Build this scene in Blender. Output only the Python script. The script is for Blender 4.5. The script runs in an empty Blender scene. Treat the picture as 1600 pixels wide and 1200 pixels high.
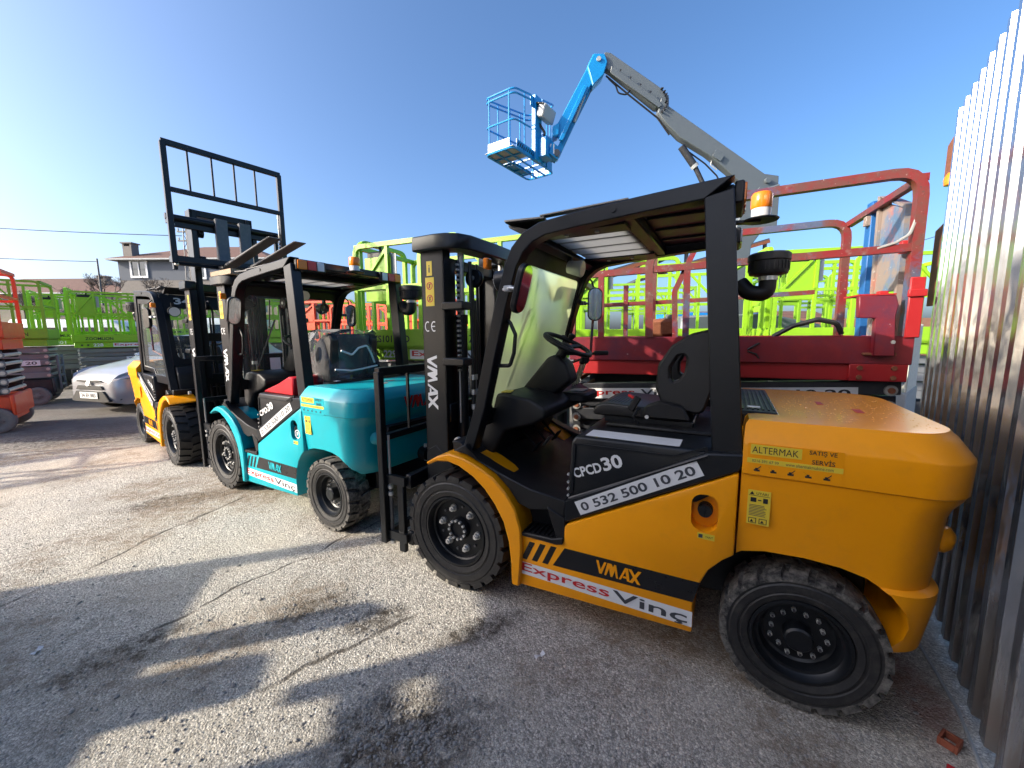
import bpy, bmesh, math, random
from mathutils import Vector, Matrix
R = math.radians
rng = random.Random(7)
SC = bpy.context.scene
COL = SC.collection

# ---------------------------------------------------------------- camera, world, sun
cam = bpy.data.cameras.new("camera")
cam.sensor_fit = 'HORIZONTAL'
cam.sensor_width = 36.0
cam.lens = 615.5 / 1600 * 36.0
cam.clip_start = 0.05
cam.clip_end = 3000
camo = bpy.data.objects.new("camera", cam)
COL.objects.link(camo)
_p, _r = 0.12508, 0.0062
_right, _down, _fwd = Vector((1, 0, 0)), Vector((0, -math.sin(_p), -math.cos(_p))), Vector((0, math.cos(_p), -math.sin(_p)))
_r2 = _right * math.cos(_r) + _down * math.sin(_r)
_d2 = _down * math.cos(_r) - _right * math.sin(_r)
_m = Matrix((_r2, -_d2, -_fwd)).transposed().to_4x4()
_m.translation = (0, 0, 1.5304)
camo.matrix_world = _m
SC.camera = camo

SUN_EL = R(25)
SUN_DIR = Vector((-0.954, -0.300, 0)).normalized() * math.cos(SUN_EL) + Vector((0, 0, math.sin(SUN_EL)))
W = bpy.data.worlds.new("World")
SC.world = W
W.use_nodes = True
wn = W.node_tree
bg = wn.nodes["Background"]
sky = wn.nodes.new("ShaderNodeTexSky")
sky.sky_type = 'NISHITA'
sky.sun_disc = False
sky.sun_elevation = SUN_EL
sky.sun_rotation = math.atan2(SUN_DIR.x, SUN_DIR.y)
sky.altitude = 50
sky.air_density = 0.7
sky.dust_density = 4.0
sky.ozone_density = 3.0
def _scale(sock, k):
    n = wn.nodes.new('ShaderNodeVectorMath'); n.operation = 'SCALE'; n.inputs['Scale'].default_value = k
    wn.links.new(sock, n.inputs[0]); return n.outputs[0]
SKY_P, SKY_G = 5.0, 1.06
gam = wn.nodes.new('ShaderNodeGamma'); gam.inputs['Gamma'].default_value = SKY_G
wn.links.new(_scale(sky.outputs[0], 1 / SKY_P), gam.inputs['Color'])
hs = wn.nodes.new('ShaderNodeHueSaturation')
hs.inputs['Saturation'].default_value = 1.12
hs.inputs['Hue'].default_value = .497
wn.links.new(_scale(gam.outputs[0], SKY_P), hs.inputs['Color'])
wn.links.new(hs.outputs[0], bg.inputs[0])
bg.inputs[1].default_value = 0.15
sl = bpy.data.lights.new("sun", 'SUN')
sl.energy = 3.0
sl.angle = R(0.7)
sl.color = (1.0, 0.90, 0.74)
so = bpy.data.objects.new("sun", sl)
so.rotation_euler = (-SUN_DIR).to_track_quat('-Z', 'Y').to_euler()
so.location = (-20, -6, 12)
COL.objects.link(so)
SC.view_settings.view_transform = 'Standard'
SC.view_settings.look = 'None'
SC.view_settings.gamma = 1.0
SC.view_settings.exposure = 1.3
SC.render.engine = 'CYCLES'
SC.cycles.use_denoising = True
try:
    SC.cycles.denoiser = 'OPENIMAGEDENOISE'
except Exception:
    pass
SC.cycles.max_bounces = 8
SC.cycles.transparent_max_bounces = 12
SC.cycles.caustics_reflective = False
SC.cycles.caustics_refractive = False
SC.cycles.sample_clamp_indirect = 6.0

# ---------------------------------------------------------------- mesh helper
def fillet(pts, r, n=5, closed=False):
    P = [Vector(p) for p in pts]
    out = []
    N = len(P)
    for i in range(N):
        if not closed and i in (0, N - 1):
            out.append(P[i]); continue
        a, b, c = P[i - 1], P[i], P[(i + 1) % N]
        u, v = (a - b), (c - b)
        lu, lv = u.length, v.length
        u.normalize(); v.normalize()
        ang = u.angle(v, math.pi)
        if ang > math.pi - 0.05:
            out.append(b); continue
        d = min(r / math.tan(ang / 2), lu * .48, lv * .48)
        p, q = b + u * d, b + v * d
        for k in range(n + 1):
            t = k / n
            out.append(p * (1 - t) ** 2 + b * 2 * t * (1 - t) + q * t * t)
    return out


def frame(o, u, v):
    u, v = Vector(u).normalized(), Vector(v).normalized()
    n = u.cross(v)
    m = Matrix((u, v, n)).transposed().to_4x4()
    m.translation = Vector(o)
    return m


_txt = {}
def text_geo(s, bold):
    k = (s, bold)
    if k not in _txt:
        c = bpy.data.curves.new("lettering", 'FONT')
        c.body = s
        c.size = 1.0
        c.offset = bold
        c.resolution_u = 3
        o = bpy.data.objects.new("lettering", c)
        me = o.to_mesh()
        vs = [v.co.copy() for v in me.vertices]
        fs = [tuple(p.vertices) for p in me.polygons]
        o.to_mesh_clear()
        bpy.data.objects.remove(o)
        bpy.data.curves.remove(c)
        x0 = min(v.x for v in vs); x1 = max(v.x for v in vs)
        y0 = min(v.y for v in vs); y1 = max(v.y for v in vs)
        _txt[k] = ([((v.x - x0) / (x1 - x0), (v.y - y0) / (y1 - y0)) for v in vs], fs)
    return _txt[k]


class MB:
    def __init__(s):
        s.v = []; s.f = []; s.fm = []; s.mats = []

    def mi(s, m):
        if m not in s.mats:
            s.mats.append(m)
        return s.mats.index(m)

    def raw(s, vs, fs, mat, M=None):
        b = len(s.v)
        s.v.extend([(M @ Vector(p)) if M else Vector(p) for p in vs])
        i = s.mi(mat)
        for f in fs:
            s.f.append(tuple(b + k for k in f)); s.fm.append(i)
        return s

    def bmadd(s, bm, mat, M=None):
        bm.verts.index_update()
        s.raw([v.co for v in bm.verts], [[v.index for v in f.verts] for f in bm.faces], mat, M)
        bm.free()
        return s

    def box(s, c, d, mat, rot=None, bev=0.0, M=None, seg=1):
        bm = bmesh.new()
        bmesh.ops.create_cube(bm, size=1.0)
        for v in bm.verts:
            v.co = Vector((v.co.x * d[0], v.co.y * d[1], v.co.z * d[2]))
        if bev > 0:
            bmesh.ops.bevel(bm, geom=bm.edges[:], offset=min(bev, min(d) * .45), segments=seg, affect='EDGES', profile=.5)
        T = Matrix.Translation(Vector(c))
        if rot:
            T = T @ Matrix.Rotation(rot[2], 4, 'Z') @ Matrix.Rotation(rot[1], 4, 'Y') @ Matrix.Rotation(rot[0], 4, 'X')
        if M:
            T = M @ T
        return s.bmadd(bm, mat, T)

    def prism(s, poly, a, b, mat, axis='y', bev=0.0, seg=1, M=None):
        """poly in (x,z) for axis y, (x,y) for axis z, (y,z) for axis x"""
        def P(p, t):
            return {'y': (p[0], t, p[1]), 'z': (p[0], p[1], t), 'x': (t, p[0], p[1])}[axis]
        bm = bmesh.new()
        A = [bm.verts.new(P(p, a)) for p in poly]
        B = [bm.verts.new(P(p, b)) for p in poly]
        n = len(poly)
        f1 = bm.faces.new(A); f2 = bm.faces.new(B[::-1])
        for i in range(n):
            bm.faces.new((A[i], B[i], B[(i + 1) % n], A[(i + 1) % n]))
        bmesh.ops.recalc_face_normals(bm, faces=bm.faces)
        if bev > 0:
            es = [e for e in bm.edges if len(e.link_faces) == 2 and e.calc_face_angle(0) > R(28)]
            bmesh.ops.bevel(bm, geom=es, offset=bev, segments=seg, affect='EDGES', profile=.5, clamp_overlap=True)
        bmesh.ops.triangulate(bm, faces=[f for f in bm.faces if len(f.verts) > 6])
        return s.bmadd(bm, mat, M)

    def ribbon(s, outer, inner, a, b, mat, axis='y', bev=0.0, closed=False):
        def P(p, t):
            return {'y': (p[0], t, p[1]), 'z': (p[0], p[1], t), 'x': (t, p[0], p[1])}[axis]
        bm = bmesh.new()
        n = len(outer)
        rows = [[bm.verts.new(P(o, a)), bm.verts.new(P(o, b)), bm.verts.new(P(i, b)), bm.verts.new(P(i, a))] for o, i in zip(outer, inner)]
        for k in range(n if closed else n - 1):
            r0, r1 = rows[k], rows[(k + 1) % n]
            for j in range(4):
                bm.faces.new((r0[j], r0[(j + 1) % 4], r1[(j + 1) % 4], r1[j]))
        if not closed:
            bm.faces.new(rows[0][::-1]); bm.faces.new(rows[-1])
        bmesh.ops.recalc_face_normals(bm, faces=bm.faces)
        if bev > 0:
            es = [e for e in bm.edges if len(e.link_faces) == 2 and e.calc_face_angle(0) > R(40)]
            bmesh.ops.bevel(bm, geom=es, offset=bev, segments=1, affect='EDGES', profile=.5, clamp_overlap=True)
        return s.bmadd(bm, mat)

    def sweep(s, pts, prof, mat, closed=False, up=(0, 0, 1), cap=True):
        P = [Vector(p) for p in pts]
        n = len(P)
        up = Vector(up)
        rings = []
        prev = None
        for i in range(n):
            if closed:
                t = (P[(i + 1) % n] - P[i - 1])
            else:
                t = P[min(i + 1, n - 1)] - P[max(i - 1, 0)]
            if t.length < 1e-9:
                t = Vector((0, 0, 1))
            t.normalize()
            if prev is None:
                a = up if abs(t.dot(up)) < .95 else Vector((1, 0, 0)) if abs(t.x) < .9 else Vector((0, 1, 0))
                x = (a - t * a.dot(t)).normalized()
            else:
                x = (prev - t * prev.dot(t))
                x = x.normalized() if x.length > 1e-6 else prev
            prev = x
            y = t.cross(x)
            k = 1.0
            if 0 < i < n - 1 or closed:
                a, b = (P[i] - P[i - 1]), (P[(i + 1) % n] - P[i])
                if a.length > 1e-9 and b.length > 1e-9:
                    k = 1 / max(.5, math.cos(a.angle(b) / 2))
            rings.append([P[i] + x * p[0] * k + y * p[1] for p in prof])
        m = len(prof)
        vs = [v for r in rings for v in r]
        fs = []
        for i in range(n if closed else n - 1):
            j = (i + 1) % n
            for q in range(m):
                fs.append((i * m + q, i * m + (q + 1) % m, j * m + (q + 1) % m, j * m + q))
        if cap and not closed:
            fs.append(tuple(range(m))[::-1]); fs.append(tuple((n - 1) * m + q for q in range(m)))
        return s.raw(vs, fs, mat)

    def tube(s, pts, r, mat, n=8, closed=False, fil=0.0, fn=5):
        if fil:
            pts = fillet(pts, fil, fn, closed)
        return s.sweep(pts, [(r * math.cos(2 * math.pi * k / n), r * math.sin(2 * math.pi * k / n)) for k in range(n)], mat, closed)

    def bar(s, pts, w, h, mat, closed=False, up=(0, 0, 1), fil=0.0):
        if fil:
            pts = fillet(pts, fil, 5, closed)
        return s.sweep(pts, [(h / 2, w / 2), (h / 2, -w / 2), (-h / 2, -w / 2), (-h / 2, w / 2)], mat, closed, up)

    def cyl(s, p, q, r, mat, n=16, r2=None):
        p, q = Vector(p), Vector(q)
        t = (q - p).normalized()
        a = Vector((0, 0, 1)) if abs(t.z) < .9 else Vector((1, 0, 0))
        x = (a - t * a.dot(t)).normalized(); y = t.cross(x)
        r2 = r if r2 is None else r2
        vs = [p + x * r * math.cos(2 * math.pi * k / n) + y * r * math.sin(2 * math.pi * k / n) for k in range(n)]
        vs += [q + x * r2 * math.cos(2 * math.pi * k / n) + y * r2 * math.sin(2 * math.pi * k / n) for k in range(n)]
        fs = [(k, (k + 1) % n, n + (k + 1) % n, n + k) for k in range(n)]
        fs += [tuple(range(n))[::-1], tuple(range(n, 2 * n))]
        return s.raw(vs, fs, mat)

    def lathe(s, prof, mat, o=(0, 0, 0), axis=(0, 1, 0), n=32):
        """prof: (radius, distance along axis)"""
        t = Vector(axis).normalized()
        a = Vector((0, 0, 1)) if abs(t.z) < .9 else Vector((1, 0, 0))
        x = (a - t * a.dot(t)).normalized(); y = t.cross(x)
        o = Vector(o)
        m = len(prof)
        vs = []
        for k in range(n):
            c, q = math.cos(2 * math.pi * k / n), math.sin(2 * math.pi * k / n)
            for r, d in prof:
                vs.append(o + t * d + (x * c + y * q) * max(r, 1e-4))
        fs = []
        for k in range(n):
            j = (k + 1) % n
            for i in range(m - 1):
                fs.append((k * m + i, j * m + i, j * m + i + 1, k * m + i + 1))
        return s.raw(vs, fs, mat)

    def loft(s, secs, mat, cap=True):
        m = len(secs[0])
        vs = [p for sct in secs for p in sct]
        fs = []
        for i in range(len(secs) - 1):
            for q in range(m):
                fs.append((i * m + q, i * m + (q + 1) % m, (i + 1) * m + (q + 1) % m, (i + 1) * m + q))
        if cap:
            fs.append(tuple(range(m))[::-1]); fs.append(tuple((len(secs) - 1) * m + q for q in range(m)))
        return s.raw(vs, fs, mat)

    def quad(s, a, b, c, d, mat):
        return s.raw([a, b, c, d], [(0, 1, 2, 3)], mat)

    def text(s, string, T, x, y, w, h, mat, bold=0.0, z=0.0015, slant=0.0):
        vs, fs = text_geo(string, bold)
        return s.raw([(x + v[0] * w + slant * v[1] * h, y + v[1] * h, z) for v in vs], fs, mat, T)

    def plate(s, T, x, y, w, h, mat, z=0.0, t=0.0012):
        """thin sticker plate with real thickness in frame T"""
        return s.box((x + w / 2, y + h / 2, z - t / 2 + .0), (w, h, t), mat, M=T)

    def poly(s, T, pts, mat, z=0.0):
        return s.raw([(p[0], p[1], z) for p in pts], [tuple(range(len(pts)))], mat, T)

    def mesh(s, name, smooth=38):
        me = bpy.data.meshes.new(name)
        me.from_pydata([tuple(v) for v in s.v], [], s.f)
        for m in s.mats:
            me.materials.append(m)
        me.polygons.foreach_set('material_index', s.fm)
        me.update()
        if smooth:
            me.polygons.foreach_set('use_smooth', [True] * len(me.polygons))
            me.set_sharp_from_angle(angle=R(smooth))
        return me

    def build(s, name, parent=None, smooth=38, label=None):
        o = bpy.data.objects.new(name, s.mesh(name, smooth))
        COL.objects.link(o)
        if parent:
            o.parent = parent
        if label:
            o['label'] = label
        return o


def thing(name, label, cat, loc=(0, 0, 0), rz=0.0, group=None):
    o = bpy.data.objects.new(name, None)
    o.empty_display_size = .2
    COL.objects.link(o)
    o.location = loc
    o.rotation_euler = (0, 0, rz)
    o['label'] = label; o['category'] = cat
    if group:
        o['group'] = group
    return o


def tag(o, label, cat, group=None):
    o['label'] = label; o['category'] = cat
    if group:
        o['group'] = group
    return o


def kind(o, k, label=None):
    o['kind'] = k
    if label:
        o['label'] = label
    return o


def copy_tree(root, loc=None, rz=None, label=None):
    def rec(o, par):
        c = o.copy(); COL.objects.link(c)
        if par:
            c.parent = par
        for ch in [x for x in bpy.data.objects if x.parent == o]:
            rec(ch, c)
        return c
    r = rec(root, None)
    if loc is not None: r.location = loc
    if rz is not None: r.rotation_euler = (0, 0, rz)
    if label: r['label'] = label
    return r


def boolean(ob, cutters):
    """cut meshes out of ob (modifier evaluated through the depsgraph)"""
    for c in cutters:
        md = ob.modifiers.new("cut", 'BOOLEAN')
        md.operation = 'DIFFERENCE'; md.solver = 'EXACT'; md.object = c
    bm = bmesh.new(); bm.from_mesh(ob.data)
    bmesh.ops.recalc_face_normals(bm, faces=bm.faces); bm.to_mesh(ob.data); bm.free()
    for c in cutters:
        bm = bmesh.new(); bm.from_mesh(c.data)
        bmesh.ops.recalc_face_normals(bm, faces=bm.faces); bm.to_mesh(c.data); bm.free()
    par = ob.parent
    ob.parent = None
    bpy.context.view_layer.update()
    dg = bpy.context.evaluated_depsgraph_get()
    me = bpy.data.meshes.new_from_object(ob.evaluated_get(dg))
    ob.modifiers.clear()
    ob.data = me
    ob.parent = par
    for c in cutters:
        bpy.data.objects.remove(c)
    me.polygons.foreach_set('use_smooth', [True] * len(me.polygons))
    me.set_sharp_from_angle(angle=R(30))
    return ob


# ---------------------------------------------------------------- materials
def _nodes(name):
    m = bpy.data.materials.new(name)
    m.use_nodes = True
    nt = m.node_tree
    return m, nt, nt.nodes["Principled BSDF"]


def pm(name, col, rough=.45, metal=0.0, var=.10, dirt=0.0, dirtcol=(.25, .22, .18), scale=9.0, bump=0.0, bscale=60.0, coat=0.0, rvar=.12, spec=None):
    m, nt, b = _nodes(name)
    N, L = nt.nodes, nt.links
    tc = N.new("ShaderNodeTexCoord")
    nz = N.new("ShaderNodeTexNoise"); nz.inputs["Scale"].default_value = scale; nz.inputs["Detail"].default_value = 6
    nz.inputs["Roughness"].default_value = .65
    L.new(tc.outputs["Object"], nz.inputs["Vector"])
    mx = N.new("ShaderNodeMixRGB"); mx.blend_type = 'MIX'
    mx.inputs[1].default_value = tuple(c * (1 - var) for c in col[:3]) + (1,)
    mx.inputs[2].default_value = tuple(min(1, c * (1 + var)) for c in col[:3]) + (1,)
    L.new(nz.outputs["Fac"], mx.inputs[0])
    last = mx.outputs[0]
    if dirt > 0:
        n2 = N.new("ShaderNodeTexNoise"); n2.inputs["Scale"].default_value = scale * 2.3; n2.inputs["Detail"].default_value = 9; n2.inputs["Roughness"].default_value = .75
        L.new(tc.outputs["Object"], n2.inputs["Vector"])
        cr = N.new("ShaderNodeValToRGB"); cr.color_ramp.elements[0].position = .56 - dirt * .25; cr.color_ramp.elements[1].position = .74 - dirt * .1
        L.new(n2.outputs["Fac"], cr.inputs[0])
        ml = N.new("ShaderNodeMath"); ml.operation = 'MULTIPLY'; ml.inputs[1].default_value = min(1, dirt * 1.4)
        L.new(cr.outputs[0], ml.inputs[0])
        m2 = N.new("ShaderNodeMixRGB"); m2.inputs[2].default_value = tuple(dirtcol) + (1,)
        L.new(ml.outputs[0], m2.inputs[0]); L.new(last, m2.inputs[1])
        last = m2.outputs[0]
    L.new(last, b.inputs["Base Color"])
    mr = N.new("ShaderNodeMapRange"); mr.inputs["To Min"].default_value = max(.02, rough - rvar); mr.inputs["To Max"].default_value = min(1, rough + rvar)
    L.new(nz.outputs["Fac"], mr.inputs["Value"]); L.new(mr.outputs[0], b.inputs["Roughness"])
    b.inputs["Metallic"].default_value = metal
    if spec is not None:
        b.inputs["Specular IOR Level"].default_value = spec
    if coat:
        b.inputs["Coat Weight"].default_value = coat; b.inputs["Coat Roughness"].default_value = .08
    if bump:
        n3 = N.new("ShaderNodeTexNoise"); n3.inputs["Scale"].default_value = bscale; n3.inputs["Detail"].default_value = 4
        L.new(tc.outputs["Object"], n3.inputs["Vector"])
        bp = N.new("ShaderNodeBump"); bp.inputs["Strength"].default_value = bump; bp.inputs["Distance"].default_value = .004
        L.new(n3.outputs["Fac"], bp.inputs["Height"]); L.new(bp.outputs[0], b.inputs["Normal"])
    return m


M = {}
M['orange'] = pm("orange_paint", (.92, .345, .002), .34, var=.04, coat=.12, rvar=.08, bump=.10, bscale=90, dirt=.14, dirtcol=(.60, .26, .03), scale=5, spec=.35)
M['teal'] = pm("teal_paint", (.0, .34, .41), .34, var=.04, coat=.12, rvar=.08, bump=.10, bscale=90, dirt=.18, dirtcol=(.04, .27, .30), scale=5, spec=.4)
M['black'] = pm("black_paint", (.006, .0075, .010), .36, var=.2, rvar=.1, bump=.10, bscale=260, dirt=.12, dirtcol=(.03, .03, .03), spec=.36)
M['plastic'] = pm("black_plastic", (.008, .008, .009), .48, var=.15, bump=.18, bscale=420, dirt=.14, dirtcol=(.035, .034, .032), spec=.35)
M['rubber'] = pm("tyre_rubber", (.013, .013, .014), .58, var=.25, bump=.15, bscale=120, dirt=.32, dirtcol=(.075, .068, .058))
M['dustyrubber'] = pm("dusty_tread_rubber", (.020, .020, .020), .85, var=.25, dirt=.62, dirtcol=(.24, .225, .20), scale=9, bump=.3, bscale=70)
M['steel'] = pm("bright_steel", (.66, .66, .64), .35, .55, var=.1)
M['chain'] = pm("oiled_chain", (.50, .48, .44), .38, .45, var=.2)
M['grey'] = pm("worn_grey_steel", (.10, .10, .105), .5, .3, var=.25, dirt=.3, dirtcol=(.2, .18, .16))
M['hose'] = pm("hose_rubber", (.012, .012, .012), .5)
M['white'] = pm("white_vinyl", (.72, .73, .74), .4, var=.04, dirt=.15, dirtcol=(.45, .43, .4))
M['yellow'] = pm("yellow_label", (.75, .55, .04), .45, var=.06, dirt=.1)
M['redvinyl'] = pm("red_vinyl", (.55, .02, .02), .4, var=.06)
M['darkvinyl'] = pm("dark_lettering", (.015, .016, .02), .4, var=.1)
M['greyletter'] = pm("grey_lettering", (.05, .055, .065), .4, var=.1)
M['blackvinyl'] = pm("black_vinyl", (.010, .010, .012), .3, var=.1)
M['amber'] = pm("amber_lens", (.85, .22, .01), .2, var=.06)
M['redlens'] = pm("red_lens", (.60, .03, .02), .2, var=.06)
M['clearlens'] = pm("clear_lens", (.7, .7, .7), .15, var=.05)
M['mirror'] = pm("mirror_glass", (.75, .76, .78), .06, 1.0, var=.02, rvar=.02)
M['seat'] = pm("seat_vinyl", (.009, .009, .010), .42, var=.2, bump=.2, bscale=300)
M['redplastic'] = pm("red_plastic", (.55, .012, .02), .35, var=.08)
M['tanwood'] = pm("weathered_wood", (.30, .22, .15), .8, var=.3, scale=20)
M['rust'] = pm("rusty_steel", (.20, .065, .032), .85, .1, var=.3, dirt=.5, dirtcol=(.32, .13, .06), scale=14, bump=.3)
M['frostplastic'] = pm("pale_grey_sheet", (.30, .30, .29), .5, var=.15, dirt=.3)
def translucent(name, col, k=.6):
    m, nt, b = _nodes(name)
    N, L = nt.nodes, nt.links
    tl = N.new("ShaderNodeBsdfTranslucent"); tl.inputs[0].default_value = (*col, 1)
    b.inputs["Base Color"].default_value = (*col, 1); b.inputs["Roughness"].default_value = .45
    a = N.new("ShaderNodeMixShader"); a.inputs[0].default_value = k
    L.new(b.outputs[0], a.inputs[1]); L.new(tl.outputs[0], a.inputs[2]); L.new(a.outputs[0], nt.nodes["Material Output"].inputs[0])
    return m
M['roofslat'] = translucent("grey_plastic_roof_sheet", (.62, .61, .58), .75)


def glass(name, col=(.9, .95, .93), rough=.0, alpha=.25):
    m, nt, b = _nodes(name)
    N, L = nt.nodes, nt.links
    tr = N.new("ShaderNodeBsdfTransparent"); tr.inputs[0].default_value = (*col, 1)
    gl = N.new("ShaderNodeBsdfGlossy"); gl.inputs["Roughness"].default_value = .03
    fr = N.new("ShaderNodeFresnel"); fr.inputs[0].default_value = 1.5
    mx = N.new("ShaderNodeMixShader")
    L.new(fr.outputs[0], mx.inputs[0]); L.new(tr.outputs[0], mx.inputs[1]); L.new(gl.outputs[0], mx.inputs[2])
    df = N.new("ShaderNodeBsdfDiffuse"); df.inputs[0].default_value = (*[c * .6 for c in col], 1)
    nz = N.new("ShaderNodeTexNoise"); nz.inputs["Scale"].default_value = 5; nz.inputs["Detail"].default_value = 6
    tc = N.new("ShaderNodeTexCoord"); L.new(tc.outputs["Object"], nz.inputs["Vector"])
    mr = N.new("ShaderNodeMapRange"); mr.inputs["To Min"].default_value = alpha * .4; mr.inputs["To Max"].default_value = alpha * 1.6
    L.new(nz.outputs["Fac"], mr.inputs["Value"])
    m2 = N.new("ShaderNodeMixShader")
    L.new(mr.outputs[0], m2.inputs[0]); L.new(mx.outputs[0], m2.inputs[1]); L.new(df.outputs[0], m2.inputs[2])
    L.new(m2.outputs[0], nt.nodes["Material Output"].inputs[0])
    return m


M['glass'] = glass("clear_glass", (.86, .93, .92), alpha=.08)
M['wrap'] = glass("clear_plastic_wrap", (.93, .94, .95), alpha=.14)


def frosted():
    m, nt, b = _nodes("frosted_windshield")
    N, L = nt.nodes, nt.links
    tl = N.new("ShaderNodeBsdfTranslucent"); tl.inputs[0].default_value = (.78, .90, .48, 1)  # green tint stands in for light from the green lifts, besides dirty film
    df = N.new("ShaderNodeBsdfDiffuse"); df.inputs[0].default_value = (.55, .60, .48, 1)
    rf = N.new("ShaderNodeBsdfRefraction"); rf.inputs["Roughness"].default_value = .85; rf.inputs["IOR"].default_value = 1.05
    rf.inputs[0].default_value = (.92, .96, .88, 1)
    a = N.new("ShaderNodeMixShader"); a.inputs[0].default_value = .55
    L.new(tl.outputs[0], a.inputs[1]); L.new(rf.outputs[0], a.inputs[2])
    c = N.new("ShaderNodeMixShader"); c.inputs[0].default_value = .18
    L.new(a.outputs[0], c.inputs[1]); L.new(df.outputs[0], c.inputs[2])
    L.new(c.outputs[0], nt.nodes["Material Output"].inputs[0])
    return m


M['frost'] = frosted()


def worn(name, base, layers, scratch=(.55, .5, .45), rough=.5):
    """paint with patches of other paint, chips and white drips of its own shape"""
    m, nt, b = _nodes(name)
    N, L = nt.nodes, nt.links
    tc = N.new("ShaderNodeTexCoord")
    last = None
    rgb = N.new("ShaderNodeRGB"); rgb.outputs[0].default_value = (*base, 1)
    last = rgb.outputs[0]
    for i, (col, sc, lo, hi, amt) in enumerate(layers):
        mp = N.new("ShaderNodeMapping"); mp.inputs["Location"].default_value = (i * 3.7, i * 1.3, i * 2.1)
        L.new(tc.outputs["Object"], mp.inputs[0])
        nz = N.new("ShaderNodeTexNoise"); nz.inputs["Scale"].default_value = sc; nz.inputs["Detail"].default_value = 8; nz.inputs["Roughness"].default_value = .7
        L.new(mp.outputs[0], nz.inputs["Vector"])
        cr = N.new("ShaderNodeValToRGB"); cr.color_ramp.elements[0].position = lo; cr.color_ramp.elements[1].position = hi
        cr.color_ramp.elements[1].color = (amt, amt, amt, 1)
        L.new(nz.outputs["Fac"], cr.inputs[0])
        mx = N.new("ShaderNodeMixRGB"); mx.inputs[2].default_value = (*col, 1)
        L.new(cr.outputs[0], mx.inputs[0]); L.new(last, mx.inputs[1]); last = mx.outputs[0]
    L.new(last, b.inputs["Base Color"])
    b.inputs["Roughness"].default_value = rough
    n3 = N.new("ShaderNodeTexNoise"); n3.inputs["Scale"].default_value = 30; n3.inputs["Detail"].default_value = 6
    L.new(tc.outputs["Object"], n3.inputs["Vector"])
    bp = N.new("ShaderNodeBump"); bp.inputs["Strength"].default_value = .15; bp.inputs["Distance"].default_value = .004
    L.new(n3.outputs["Fac"], bp.inputs["Height"]); L.new(bp.outputs[0], b.inputs["Normal"])
    return m


M['red'] = worn("worn_red_paint", (.19, .008, .015), [((.07, .02, .05), 1.6, .46, .66, .8), ((.30, .02, .02), 4, .5, .7, .6), ((.02, .03, .09), 1.1, .60, .72, .8), ((.5, .42, .42), 24, .68, .72, .7), ((.02, .02, .02), 21, .68, .72, .7)])
M['redrail'] = worn("worn_red_rail", (.20, .013, .015), [((.11, .05, .038), 4, .42, .58, .85), ((.05, .10, .18), 1.7, .53, .60, .8), ((.22, .18, .16), 7, .58, .66, .5), ((.5, .46, .43), 34, .63, .67, .6), ((.05, .04, .04), 30, .60, .66, .8)])
M['brightred'] = worn("bright_red_paint", (.38, .014, .017), [((.40, .03, .03), 4, .5, .7, .6), ((.6, .5, .5), 60, .72, .75, .7)])  # brighter red; on the control bracket it stands in for sunlight
M['bluerail'] = worn("scraped_blue_paint", (.012, .10, .30), [((.06, .16, .30), 6, .56, .66, .5), ((.25, .06, .04), 9, .62, .70, .6)])
M['rustgate'] = worn("stripped_gate_paint", (.25, .20, .17), [((.05, .16, .30), 3, .48, .6, .8), ((.45, .12, .07), 4, .50, .62, .7), ((.18, .22, .06), 5, .6, .7, .6), ((.6, .6, .58), 26, .62, .68, .6)])
M['green'] = pm("lime_green_paint", (.25, .50, .012), .45, var=.12, coat=.1, dirt=.3, dirtcol=(.18, .32, .03), scale=3)
M['green2'] = pm("faded_lime_paint", (.20, .41, .02), .5, var=.14, dirt=.35, dirtcol=(.16, .26, .04), scale=3)
M['liftorange'] = pm("bright_orange_paint", (.72, .065, .012), .42, var=.06, coat=.15, dirt=.15, dirtcol=(.4, .06, .03))
M['liftgrey'] = pm("lift_arm_grey", (.075, .08, .09), .5, .2, var=.15, dirt=.25, dirtcol=(.16, .15, .14))
M['liftgreylight'] = pm("lift_arm_light_grey", (.19, .20, .21), .5, .2, var=.15, dirt=.25, dirtcol=(.25, .24, .22))
M['liftdark'] = pm("lift_base_dark", (.022, .024, .03), .5, var=.2, dirt=.2, dirtcol=(.1, .09, .08))
M['liftwheel'] = pm("lift_wheel_grey", (.17, .17, .165), .8, var=.2, dirt=.4, dirtcol=(.26, .24, .21))
M['boomgrey'] = pm("boom_grey_paint", (.105, .125, .14), .4, var=.08, dirt=.12, dirtcol=(.13, .13, .12))
M['boomblue'] = pm("boom_blue_paint", (.006, .23, .56), .35, var=.08, coat=.2)
M['lightgrey'] = pm("light_grey_plate", (.36, .38, .39), .5, var=.06)

M['droplet'] = pm("water_droplet", (.92, .35, .004), .06, 0, var=.02, rvar=.02, spec=.8)
# ---------------------------------------------------------------- forklift
def rrect(x0, y0, x1, y1, r, n=4):
    out = []
    for cx, cy, a0 in ((x1 - r, y1 - r, 0), (x0 + r, y1 - r, 90), (x0 + r, y0 + r, 180), (x1 - r, y0 + r, 270)):
        for k in range(n + 1):
            a = R(a0 + 90 * k / n)
            out.append((cx + r * math.cos(a), cy + r * math.sin(a)))
    return out


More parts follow.
